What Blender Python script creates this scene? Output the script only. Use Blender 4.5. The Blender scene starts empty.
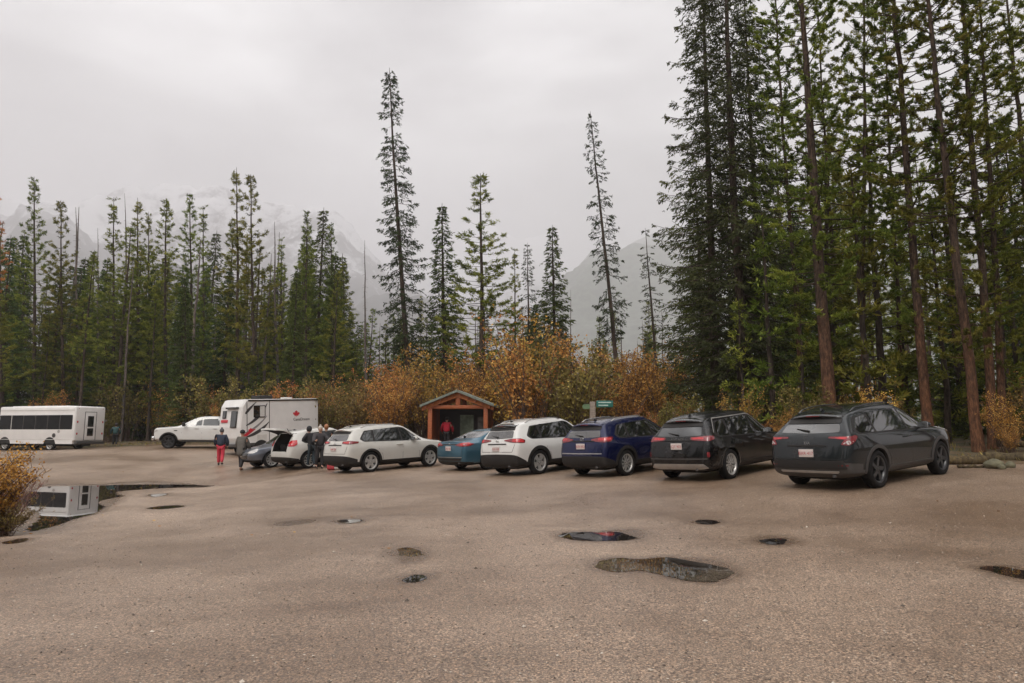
# A rainy mountain trailhead parking lot, built object by object
HAZE_D, SKY_LO, SKY_HI, EXPO = .00034, 2.6, 24.5, .95
import bpy, bmesh, math, random
import numpy as np
from mathutils import Vector, Matrix, geometry
from mathutils import noise as mnoise
from mathutils.bvhtree import BVHTree
PI = math.pi
R = math.radians
random.seed(7)
rng = np.random.default_rng(7)
scene = bpy.context.scene
COL = scene.collection

# ------------------------------------------------------------------ camera
FPX, HOR, CAMZ = 683.0, 430.0, 1.6
PITCH = math.atan((HOR - 341.5) / FPX)
cam = bpy.data.objects.new('camera', bpy.data.cameras.new('camera'))
COL.objects.link(cam)
cam.data.sensor_width = 36
cam.data.lens = 36 * FPX / 1024
cam.data.clip_start = .05
cam.data.clip_end = 60000
cam.location = (0, 0, CAMZ)
cam.rotation_euler = (PI / 2 + PITCH, 0, 0)
scene.camera = cam


def ray(px, py):
    u, v = (px - 512) / FPX, (341.5 - py) / FPX
    c, s = math.cos(PITCH), math.sin(PITCH)
    return Vector((u, c - s * v, s + c * v))


def at(px, py, depth):
    """point seen at a pixel of the photograph, at a distance along the view axis"""
    return Vector((0, 0, CAMZ)) + ray(px, py) * depth


# ------------------------------------------------------------------ object helpers
def link(o, parent=None):
    COL.objects.link(o)
    if parent is not None:
        o.parent = parent
    return o


def tag(o, label=None, cat=None, group=None, kind=None):
    if label: o['label'] = label
    if cat: o['category'] = cat
    if group: o['group'] = group
    if kind: o['kind'] = kind
    return o


def thing(name, label, cat, loc=(0, 0, 0), rz=0, group=None):
    o = bpy.data.objects.new(name, None)
    o.empty_display_size = .2
    o.location = loc
    o.rotation_euler = (0, 0, rz)
    link(o)
    return tag(o, label, cat, group)


def copy_tree(o, parent=None, label=None):
    c = o.copy()
    COL.objects.link(c)
    c.parent = parent
    if label: c['label'] = label
    for ch in list(o.children):
        copy_tree(ch, c)
    return c


def obj(name, data, parent=None, m=None):
    if m is not None:
        data.materials.clear()
        data.materials.append(m)
    return link(bpy.data.objects.new(name, data), parent)


class MB:
    """collects solids into one mesh"""
    def __init__(s):
        s.v, s.f, s.mi, s.sm = [], [], [], []

    def add(s, verts, faces, mi=0, smooth=False):
        n = len(s.v)
        s.v += [tuple(v) for v in verts]
        s.f += [tuple(i + n for i in f) for f in faces]
        s.mi += [mi] * len(faces)
        s.sm += [smooth] * len(faces)
        return s

    def box(s, x0, x1, y0, y1, z0, z1, mi=0, M=None, b=0.0):
        if b > 0:
            bm = bmesh.new()
            bmesh.ops.create_cube(bm, size=1)
            for v in bm.verts:
                v.co = Vector((x0 + (v.co.x + .5) * (x1 - x0), y0 + (v.co.y + .5) * (y1 - y0), z0 + (v.co.z + .5) * (z1 - z0)))
            bmesh.ops.bevel(bm, geom=list(bm.edges), offset=b, segments=3, affect='EDGES', profile=.5)
            bm.verts.index_update()
            vs = [v.co.copy() for v in bm.verts]
            fs = [[v.index for v in f.verts] for f in bm.faces]
            bm.free()
            if M: vs = [M @ v for v in vs]
            return s.add(vs, fs, mi, True)
        vs = [Vector((x, y, z)) for x in (x0, x1) for y in (y0, y1) for z in (z0, z1)]
        if M: vs = [M @ v for v in vs]
        return s.add(vs, [(0, 1, 3, 2), (4, 6, 7, 5), (0, 4, 5, 1), (2, 3, 7, 6), (0, 2, 6, 4), (1, 5, 7, 3)], mi)

    def tube(s, pts, radii, n=8, mi=0, caps=True, smooth=True):
        pts = [Vector(p) for p in pts]
        if not hasattr(radii, '__len__'): radii = [radii] * len(pts)
        vs, fs = [], []
        for i, p in enumerate(pts):
            d = (pts[min(i + 1, len(pts) - 1)] - pts[max(i - 1, 0)])
            d = d.normalized() if d.length > 1e-9 else Vector((0, 0, 1))
            a = d.cross(Vector((0, 0, 1)) if abs(d.z) < .95 else Vector((1, 0, 0))).normalized()
            b = a.cross(d)
            for k in range(n):
                t = 2 * PI * k / n
                vs.append(p + (a * math.cos(t) + b * math.sin(t)) * radii[i])
        for i in range(len(pts) - 1):
            for k in range(n):
                k2 = (k + 1) % n
                fs.append((i * n + k, i * n + k2, (i + 1) * n + k2, (i + 1) * n + k))
        s.add(vs, fs, mi, smooth)
        if caps:
            s.add(vs[:n], [tuple(range(n))[::-1]], mi)
            s.add(vs[-n:], [tuple(range(n))], mi)
        return s

    def lathe(s, prof, n=32, mi=0, M=None, smooth=True):
        """profile (r, h) turned about the local y axis"""
        vs, fs = [], []
        for r, h in prof:
            for k in range(n):
                t = 2 * PI * k / n
                v = Vector((r * math.cos(t), h, r * math.sin(t)))
                vs.append(M @ v if M else v)
        for i in range(len(prof) - 1):
            for k in range(n):
                k2 = (k + 1) % n
                fs.append((i * n + k, (i + 1) * n + k, (i + 1) * n + k2, i * n + k2))
        return s.add(vs, fs, mi, smooth)

    def prism(s, poly, h0, h1, axis='y', mi=0, M=None):
        """a 2D polygon given some thickness; poly is (x,z) for axis y, (y,z) for axis x, (x,y) for axis z"""
        def P(a, b, h):
            v = {'y': (a, h, b), 'x': (h, a, b), 'z': (a, b, h)}[axis]
            return M @ Vector(v) if M else Vector(v)
        n = len(poly)
        vs = [P(a, b, h0) for a, b in poly] + [P(a, b, h1) for a, b in poly]
        fs = [tuple(range(n)), tuple(range(2 * n - 1, n - 1, -1))]
        fs += [(i, i + n, (i + 1) % n + n, (i + 1) % n) for i in range(n)]
        return s.add(vs, fs, mi)

    def ball(s, c, rx, ry, rz, n=12, mi=0, M=None):
        vs, fs = [], []
        m = n // 2 + 1
        for i in range(m + 1):
            ph = PI * i / m
            for k in range(n):
                t = 2 * PI * k / n
                v = Vector((c[0] + rx * math.sin(ph) * math.cos(t), c[1] + ry * math.sin(ph) * math.sin(t), c[2] + rz * math.cos(ph)))
                vs.append(M @ v if M else v)
        for i in range(m):
            for k in range(n):
                k2 = (k + 1) % n
                fs.append((i * n + k, (i + 1) * n + k, (i + 1) * n + k2, i * n + k2))
        return s.add(vs, fs, mi, True)

    def mesh(s, name, mats):
        me = bpy.data.meshes.new(name)
        me.from_pydata(s.v, [], s.f)
        me.polygons.foreach_set('material_index', s.mi)
        me.polygons.foreach_set('use_smooth', s.sm)
        for m in (mats if isinstance(mats, (list, tuple)) else [mats]):
            me.materials.append(m)
        bm = bmesh.new(); bm.from_mesh(me)
        bmesh.ops.remove_doubles(bm, verts=bm.verts, dist=1e-5)
        bmesh.ops.recalc_face_normals(bm, faces=bm.faces)
        bm.to_mesh(me); bm.free()
        me.update()
        return me

    def build(s, name, mats, parent=None):
        return link(bpy.data.objects.new(name, s.mesh(name, mats)), parent)


def np_mesh(name, V, F, m, tone=None, smooth=False, attr='tone'):
    """fast mesh of quads (or triangles) from numpy arrays"""
    V = np.asarray(V, dtype=np.float32); F = np.asarray(F, dtype=np.int32)
    me = bpy.data.meshes.new(name)
    me.vertices.add(len(V)); me.vertices.foreach_set('co', V.ravel())
    k = F.shape[1]
    me.loops.add(F.size); me.loops.foreach_set('vertex_index', F.ravel())
    me.polygons.add(len(F))
    me.polygons.foreach_set('loop_start', np.arange(0, F.size, k, dtype=np.int32))
    me.polygons.foreach_set('loop_total', np.full(len(F), k, dtype=np.int32))
    me.polygons.foreach_set('use_smooth', np.full(len(F), smooth, dtype=bool))
    if tone is not None:
        a = me.attributes.new(attr, 'FLOAT', 'FACE' if len(tone) == len(F) and len(F) != len(V) else 'POINT')
        a.data.foreach_set('value', np.asarray(tone, dtype=np.float32))
    me.materials.append(m)
    me.update(calc_edges=True)
    return me


# ------------------------------------------------------------------ materials
def new_mat(name):
    m = bpy.data.materials.new(name)
    m.use_nodes = True
    nt = m.node_tree
    b = nt.nodes['Principled BSDF']
    return m, nt, b


def N(nt, t, **kw):
    n = nt.nodes.new(t)
    for k, v in kw.items():
        if k.startswith('i_'):
            n.inputs[k[2:].replace('_', ' ')].default_value = v
        else:
            setattr(n, k, v)
    return n


def noise_node(nt, scale, detail=4, rough=.55, coord='Object', vec=None):
    tc = N(nt, 'ShaderNodeTexCoord')
    n = N(nt, 'ShaderNodeTexNoise')
    n.inputs['Scale'].default_value = scale
    n.inputs['Detail'].default_value = detail
    n.inputs['Roughness'].default_value = rough
    nt.links.new(vec if vec is not None else tc.outputs[coord], n.inputs['Vector'])
    return n


def ramp(nt, src, stops):
    r = N(nt, 'ShaderNodeValToRGB')
    while len(r.color_ramp.elements) < len(stops):
        r.color_ramp.elements.new(.5)
    for e, (p, c) in zip(r.color_ramp.elements, stops):
        e.position = p
        e.color = (c, c, c, 1) if not hasattr(c, '__len__') else (*c[:3], 1)
    nt.links.new(src, r.inputs['Fac'])
    return r


def simple(name, col, rough=.5, metal=0., var=.12, scale=6., coat=0., bump=0., spec=.5, rvar=.08):
    """one base colour with procedural tone, gloss and relief variation"""
    m, nt, b = new_mat(name)
    n = noise_node(nt, scale)
    lo = tuple(c * (1 - var) for c in col); hi = tuple(min(1, c * (1 + var)) for c in col)
    r = ramp(nt, n.outputs['Fac'], [(.3, lo), (.7, hi)])
    nt.links.new(r.outputs['Color'], b.inputs['Base Color'])
    mr = N(nt, 'ShaderNodeMapRange')
    mr.inputs['To Min'].default_value = max(.01, rough - rvar); mr.inputs['To Max'].default_value = min(1, rough + rvar)
    nt.links.new(n.outputs['Fac'], mr.inputs['Value'])
    nt.links.new(mr.outputs['Result'], b.inputs['Roughness'])
    b.inputs['Metallic'].default_value = metal
    b.inputs['Coat Weight'].default_value = coat
    b.inputs['Coat Roughness'].default_value = .04
    b.inputs['Specular IOR Level'].default_value = spec
    if bump:
        n2 = noise_node(nt, scale * 8)
        bp = N(nt, 'ShaderNodeBump'); bp.inputs['Strength'].default_value = bump; bp.inputs['Distance'].default_value = .01
        nt.links.new(n2.outputs['Fac'], bp.inputs['Height'])
        nt.links.new(bp.outputs['Normal'], b.inputs['Normal'])
    return m


def car_paint(name, col, metal=.0, rough=.35):
    """clear-coated paint, with road film and dried splashes"""
    m, nt, b = new_mat(name)
    n = noise_node(nt, 2.3, 6, .65)
    n2 = noise_node(nt, 34., 3, .6)
    mx = N(nt, 'ShaderNodeMath', operation='MULTIPLY')
    r1 = ramp(nt, n.outputs['Fac'], [(.48, 0.), (.8, .22)])
    r2 = ramp(nt, n2.outputs['Fac'], [(.38, .15), (.7, 1.)])
    nt.links.new(r1.outputs['Color'], mx.inputs[0]); nt.links.new(r2.outputs['Color'], mx.inputs[1])
    mc = N(nt, 'ShaderNodeMix', data_type='RGBA')
    mc.inputs['A'].default_value = (*col, 1); mc.inputs['B'].default_value = (.16, .12, .095, 1)
    nt.links.new(mx.outputs[0], mc.inputs['Factor'])
    nt.links.new(mc.outputs['Result'], b.inputs['Base Color'])
    b.inputs['Metallic'].default_value = metal
    b.inputs['Roughness'].default_value = rough
    b.inputs['Specular IOR Level'].default_value = .05
    cw = N(nt, 'ShaderNodeMapRange'); cw.inputs['To Min'].default_value = .8; cw.inputs['To Max'].default_value = .3
    nt.links.new(mx.outputs[0], cw.inputs['Value']); nt.links.new(cw.outputs['Result'], b.inputs['Coat Weight'])
    cr = N(nt, 'ShaderNodeMapRange'); cr.inputs['To Min'].default_value = .03; cr.inputs['To Max'].default_value = .35
    nt.links.new(mx.outputs[0], cr.inputs['Value']); nt.links.new(cr.outputs['Result'], b.inputs['Coat Roughness'])
    return m


def glass_mat(name, col=(.02, .022, .022), rough=.03):
    m = simple(name, col, rough, var=.2, scale=1.5, spec=.9, rvar=.015, coat=.7)
    return m


M = {}
M['glass'] = glass_mat('tinted_glass', (.008, .009, .009))
M['glass_pale'] = glass_mat('rear_glass', (.05, .047, .045), .12)
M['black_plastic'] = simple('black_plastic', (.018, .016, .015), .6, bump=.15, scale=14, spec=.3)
M['grey_plastic'] = simple('grey_plastic', (.05, .046, .044), .55, bump=.15, scale=14)
M['gloss_black'] = simple('gloss_black', (.012, .012, .012), .15, coat=.5)
M['rubber'] = simple('rubber', (.009, .008, .008), .8, bump=.4, scale=12, spec=.25)
M['alloy'] = simple('alloy', (.55, .54, .52), .3, metal=.6, var=.15, scale=20)
M['dark_alloy'] = simple('dark_alloy', (.06, .06, .062), .35, metal=.6, var=.15, scale=20)
M['silver'] = simple('silver_trim', (.38, .36, .34), .4, metal=.6)
M['chrome'] = simple('chrome', (.6, .6, .6), .12, metal=1.)
M['red_lens'] = simple('red_lens', (.42, .012, .015), .12, coat=.8, var=.3, scale=18)
M['dark_red_lens'] = simple('dark_red_lens', (.16, .008, .012), .12, coat=.8, var=.3, scale=18)
M['clear_lens'] = simple('clear_lens', (.42, .4, .38), .1, coat=.6, var=.35, scale=25)
M['under'] = simple('underbody', (.012, .011, .010), .9)
M['plate'] = simple('plate_white', (.55, .48, .46), .45, var=.05)
M['plate_red'] = simple('plate_red', (.4, .05, .05), .5)
M['white_wall'] = simple('white_fibreglass', (.68, .66, .64), .35, var=.06, scale=1.7, coat=.2)
M['off_white'] = simple('off_white_trim', (.55, .53, .50), .45, var=.08)
M['seam'] = simple('panel_gap', (.01, .01, .01), .8)


def foliage(name, dark, mid, light, hue=.03, transl=.25, rough=.55):
    m, nt, b = new_mat(name)
    a = N(nt, 'ShaderNodeAttribute', attribute_name='tone')
    oi = N(nt, 'ShaderNodeObjectInfo')
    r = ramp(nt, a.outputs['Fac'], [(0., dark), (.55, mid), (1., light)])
    hs = N(nt, 'ShaderNodeHueSaturation')
    mh = N(nt, 'ShaderNodeMapRange'); mh.inputs['To Min'].default_value = .5 - hue; mh.inputs['To Max'].default_value = .5 + hue
    mv = N(nt, 'ShaderNodeMapRange'); mv.inputs['To Min'].default_value = .8; mv.inputs['To Max'].default_value = 1.25
    ad = N(nt, 'ShaderNodeMath', operation='FRACT'); mu = N(nt, 'ShaderNodeMath', operation='MULTIPLY'); mu.inputs[1].default_value = 7.31
    nt.links.new(oi.outputs['Random'], mu.inputs[0]); nt.links.new(mu.outputs[0], ad.inputs[0])
    nt.links.new(oi.outputs['Random'], mh.inputs['Value']); nt.links.new(ad.outputs[0], mv.inputs['Value'])
    nt.links.new(mh.outputs['Result'], hs.inputs['Hue']); nt.links.new(mv.outputs['Result'], hs.inputs['Value'])
    nt.links.new(r.outputs['Color'], hs.inputs['Color'])
    nt.links.new(hs.outputs['Color'], b.inputs['Base Color'])
    b.inputs['Roughness'].default_value = .7
    b.inputs['Specular IOR Level'].default_value = .08
    tr = N(nt, 'ShaderNodeBsdfTranslucent')
    nt.links.new(hs.outputs['Color'], tr.inputs['Color'])
    mx = N(nt, 'ShaderNodeMixShader'); mx.inputs[0].default_value = transl
    nt.links.new(b.outputs[0], mx.inputs[1]); nt.links.new(tr.outputs[0], mx.inputs[2])
    nt.links.new(mx.outputs[0], nt.nodes['Material Output'].inputs['Surface'])
    return m


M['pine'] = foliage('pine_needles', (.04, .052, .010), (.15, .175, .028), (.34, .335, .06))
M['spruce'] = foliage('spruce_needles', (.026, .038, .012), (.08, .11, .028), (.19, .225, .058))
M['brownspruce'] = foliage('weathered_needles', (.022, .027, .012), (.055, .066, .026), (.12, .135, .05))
M['autumn'] = foliage('autumn_leaves', (.17, .07, .02), (.5, .25, .065), (.66, .44, .13), hue=.022)
M['autumn_olive'] = foliage('olive_leaves', (.08, .065, .022), (.2, .16, .05), (.36, .27, .08), hue=.02)
M['orange'] = foliage('orange_needles', (.2, .08, .02), (.36, .14, .04), (.5, .24, .06), hue=.01)


def bark(name, c0, c1, c2, sc=1., low=None):
    m, nt, b = new_mat(name)
    tc = N(nt, 'ShaderNodeTexCoord'); mp = N(nt, 'ShaderNodeMapping'); mp.inputs['Scale'].default_value = (6 * sc, 6 * sc, 1.6 * sc)
    nt.links.new(tc.outputs['Object'], mp.inputs['Vector'])
    n = noise_node(nt, 2.2, 8, .7, vec=mp.outputs['Vector'])
    n2 = noise_node(nt, .45, 2, .5)
    r = ramp(nt, n.outputs['Fac'], [(.35, c0), (.52, c1), (.72, c2)])
    mc = N(nt, 'ShaderNodeMix', data_type='RGBA', blend_type='MULTIPLY'); mc.inputs['Factor'].default_value = .8
    r2 = ramp(nt, n2.outputs['Fac'], [(.35, (.7, .7, .72)), (.65, (1.2, 1.1, 1.))])
    nt.links.new(r.outputs['Color'], mc.inputs['A']); nt.links.new(r2.outputs['Color'], mc.inputs['B'])
    out = mc.outputs['Result']
    if low:      # flaking orange bark on the lowest metres of the trunk
        sx = N(nt, 'ShaderNodeSeparateXYZ'); nt.links.new(tc.outputs['Object'], sx.inputs[0])
        mr = N(nt, 'ShaderNodeMapRange'); mr.inputs['From Min'].default_value = 2.; mr.inputs['From Max'].default_value = 7.; mr.inputs['To Min'].default_value = 1.; mr.inputs['To Max'].default_value = 0.
        nt.links.new(sx.outputs['Z'], mr.inputs['Value'])
        ml = N(nt, 'ShaderNodeMix', data_type='RGBA', blend_type='MULTIPLY'); ml.inputs['B'].default_value = (*low, 1)
        nt.links.new(mr.outputs['Result'], ml.inputs['Factor']); nt.links.new(out, ml.inputs['A']); out = ml.outputs['Result']
    nt.links.new(out, b.inputs['Base Color'])
    b.inputs['Roughness'].default_value = .85; b.inputs['Specular IOR Level'].default_value = .2
    bp = N(nt, 'ShaderNodeBump'); bp.inputs['Strength'].default_value = .9; bp.inputs['Distance'].default_value = .03
    nt.links.new(n.outputs['Fac'], bp.inputs['Height']); nt.links.new(bp.outputs['Normal'], b.inputs['Normal'])
    return m


M['bark'] = bark('conifer_bark', (.022, .017, .014), (.065, .05, .04), (.13, .10, .075))
M['bus_glass'] = simple('bus_glass', (.006, .006, .006), .05, var=.2, scale=1.5, spec=.3, rvar=.02)
M['bark_red'] = bark('red_pine_bark', (.02, .015, .012), (.06, .042, .031), (.14, .095, .068), low=(2.3, 1.6, 1.2))
M['bark_grey'] = bark('dead_bark', (.05, .043, .038), (.13, .11, .1), (.22, .19, .17))
M['twig'] = bark('twig_bark', (.06, .04, .03), (.15, .1, .075), (.24, .17, .13))
M['red_twig'] = bark('red_twig_bark', (.15, .07, .06), (.32, .18, .16), (.42, .27, .24))

# ------------------------------------------------------------------ terrain
CTRL = [(877, 486, 51), (943, 473, 46), (730, 480, 41), (626, 476, 36), (539, 473, 32.8), (370, 470.5, 28), (435, 465.5, 25.4),
        (219, 466, 22.5), (240, 472, 23), (50, 450, 14.6), (11, 451, 14.4), (168, 447.5, 16.4), (114, 447, 13.8), (228, 458, 18.3), (308, 467.5, 24.3),
        (271, 464, 23.2), (487, 471, 28.5)]
cp = [tuple(at(*c[:2], FPX / c[2])) for c in CTRL]
cp += [(0, 0, 0), (-6, 1, 0), (6, 1, 0), (0, -8, 0), (0, 6, .02), (-5, 8, -.08), (5, 8, .15), (10, 10, .38), (-12, 8, -.2), (0, 13, .08), (-5, 15, -.1),
       (-11, 15, -.42), (-12.5, 20, -.46), (-14, 25, -.34), (-20, 22, -.3), (13, 17.5, .78), (16, 14, .7), (22, 22, 1.1), (0, 34, .42), (8, 30, 1.),
       (-2.7, 38, .5), (-20, 60, .8), (-50, 60, .5), (-60, 30, .1), (0, 60, 1.), (30, 50, 1.6), (40, 10, 1.)]
cp = np.array(cp, dtype=float)


def _U(r2):
    return np.where(r2 > 1e-9, .5 * r2 * np.log(np.maximum(r2, 1e-9)), 0.)


_n = len(cp)
_X = cp[:, :2]
_K = _U(((_X[:, None] - _X[None]) ** 2).sum(-1)) + np.eye(_n) * 16.0
_P = np.hstack([np.ones((_n, 1)), _X])
_A = np.block([[_K, _P], [_P.T, np.zeros((3, 3))]])
_W = np.linalg.solve(_A, np.concatenate([cp[:, 2], np.zeros(3)]))


def G0(x, y):
    x = np.asarray(x, float); y = np.asarray(y, float)
    sh = x.shape
    q = np.stack([x.ravel(), y.ravel()], 1)
    out = np.empty(len(q))
    for i in range(0, len(q), 20000):
        s = q[i:i + 20000]
        out[i:i + 20000] = _U(((s[:, None] - _X[None]) ** 2).sum(-1)) @ _W[:_n] + _W[_n] + s @ _W[_n + 1:]
    out = out.reshape(sh)
    r = np.hypot(x, y - 20)
    w = np.clip((r - 42) / 45, 0, 1); w = w * w * (3 - 2 * w)
    return np.clip(out, -1, 2.5) * (1 - w) + .7 * w


def pix_ground(px, py, fn=None):
    fn = fn or G0
    d = ray(px, py)
    t = 1.6 / max(1e-3, -d.z) if d.z < -1e-3 else 40
    t = min(t, 60)
    for _ in range(60):
        z = float(fn(d.x * t, d.y * t))
        t2 = (z - CAMZ) / d.z
        t = t * .5 + min(max(t2, 1), 90) * .5
    return d.x * t, d.y * t


def seg_dist(x, y, poly):
    """signed distance to a closed polygon, negative inside"""
    d = np.full(x.shape, 1e9); inside = np.zeros(x.shape, bool)
    n = len(poly)
    for i in range(n):
        ax, ay = poly[i]; bx, by = poly[(i + 1) % n]
        ex, ey = bx - ax, by - ay
        t = np.clip(((x - ax) * ex + (y - ay) * ey) / (ex * ex + ey * ey + 1e-12), 0, 1)
        d = np.minimum(d, np.hypot(x - ax - t * ex, y - ay - t * ey))
        c = ((ay > y) != (by > y)) & (x < (bx - ax) * (y - ay) / (by - ay + 1e-12) + ax)
        inside ^= c
    return np.where(inside, -d, d)


LOT = [(18.5, -8), (17.5, 11), (14.5, 16.6), (10.6, 17.4), (8.4, 20.8), (6.2, 23.5), (2, 28), (-2, 32), (-6, 36.5), (-12, 42), (-17, 46), (-26, 49.5), (-45, 53), (-90, 50),
       (-90, 18), (-22, 20.0), (-13.6, 17.6), (-11.5, 15.0), (-11.0, 13.2), (-12.6, 11.2), (-20, 9), (-90, 4), (-90, -25), (18.5, -25)]
PUD_PX = {
    'wide': [(20, 500), (34, 490), (48, 484.5), (75, 484.2), (104, 485), (122, 482.3), (150, 481.8), (172, 482.4), (186, 484), (200, 485.3), (215, 486), (198, 487.6), (176, 487.4), (152, 489), (128, 490), (112, 492.5), (124, 496.5),
             (116, 502), (104, 507), (97, 512), (90, 516.5), (72, 519.5), (62, 524), (48, 527.5), (31, 532.5), (27, 528), (38, 521), (41, 513), (28, 508)],
    'sliver': [(147, 495.5), (155, 493.8), (168, 493.6), (164, 495.6), (154, 497)],
    'long': [(144, 508.5), (160, 506.5), (176, 505.2), (186, 506), (176, 508), (158, 509.6)],
    'dark': [(276, 525.5), (286, 522.4), (303, 521.8), (311, 523.2), (302, 525.6), (287, 527.6)],
    'dark_b': [(335, 521.5), (346, 519.4), (362, 519.6), (360, 522), (346, 524.2)],
    'brk': [(395, 551), (404, 547.5), (414, 549), (424, 553.5), (417, 559), (411, 565), (405, 561), (409, 556), (398, 556)],
    'brk_b': [(403, 580), (411, 575.2), (426, 574.8), (428, 578.5), (414, 583)],
    'twin': [(556, 536.5), (565, 532.6), (585, 532.2), (604, 533.4), (616, 530.4), (630, 531), (637, 535.2), (641, 538.6), (622, 540.6), (598, 541), (574, 540.6)],
    'mid': [(594, 565), (604, 559), (620, 557.5), (640, 560.5), (664, 556.5), (676, 558.5), (700, 561.5), (722, 565), (735, 572.5), (724, 580), (704, 583), (682, 580), (662, 575), (640, 570), (620, 572.5), (606, 571)],
    'small': [(758, 541), (766, 538.6), (784, 538.4), (790, 541.6), (780, 545.6), (766, 544.4)],
    'edge': [(974, 568), (990, 565.6), (1006, 567), (1030, 572), (1040, 582), (1018, 579), (996, 572.5)],
    'corner': [(2, 543.5), (12, 540), (28, 538), (30, 540), (16, 544)],
    'damp': [(693, 521.5), (704, 519.8), (719, 521), (716, 524), (702, 524.6)],
}
PUD = []
for k, pp in PUD_PX.items():
    w = [pix_ground(*p) for p in pp]
    zz = float(np.mean([G0(*p) for p in w]))
    if k == 'wide': zz = -.47
    # project again at the level water surface so that the shore is where it is seen
    w = []
    for p in pp:
        d = ray(*p); t = (zz - CAMZ) / d.z
        w.append((d.x * t, d.y * t))
    # soften and roughen the shore
    for _ in range(2):
        w = [q for i in range(len(w)) for q in ((w[i][0] * .75 + w[(i + 1) % len(w)][0] * .25, w[i][1] * .75 + w[(i + 1) % len(w)][1] * .25), (w[i][0] * .25 + w[(i + 1) % len(w)][0] * .75, w[i][1] * .25 + w[(i + 1) % len(w)][1] * .75))]
    dense = []
    for i in range(len(w)):
        a, b = Vector(w[i]), Vector(w[(i + 1) % len(w)])
        n = max(2, int((b - a).length / .07)); n = min(n, 60)
        nrm = Vector((-(b - a).y, (b - a).x)).normalized()
        for j in range(n):
            p = a.lerp(b, j / n)
            h = mnoise.noise((p.x * 3.1, p.y * 3.1, 1.)) * .14 + mnoise.noise((p.x * 9., p.y * 9., 5.)) * .07 + random.uniform(-1, 1) * .012
            dense.append(tuple(p + nrm * h * min(1., .35 + (b - a).length)))
    PUD.append((k, zz, dense, w))


def puddle_fields(x, y):
    """lot height with hollows at the puddles, and how wet the ground is near them"""
    z = G0(x, y)
    wet = np.zeros(x.shape)
    for k, zz, dense, w in PUD:
        ws = np.array(w)
        pad = 5 if k == 'wide' else 2.
        sel = (x > ws[:, 0].min() - pad) & (x < ws[:, 0].max() + pad) & (y > ws[:, 1].min() - pad) & (y < ws[:, 1].max() + pad)
        if not sel.any(): continue
        d = seg_dist(x[sel], y[sel], w)
        bl = np.clip(1 - d / (4. if k == 'wide' else 1.6), 0, 1); bl = bl * bl * (3 - 2 * bl)
        tgt = zz + np.clip(d * .035, -.02, .02)
        z[sel] = z[sel] * (1 - bl) + tgt * bl
        wet[sel] = np.maximum(wet[sel], np.exp(-np.maximum(d, 0) / (.32 if k != 'wide' else .5)))
    return z, wet


def G(x, y):
    z, _ = puddle_fields(np.array([[float(x)]]), np.array([[float(y)]]))
    return float(z[0, 0])


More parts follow.
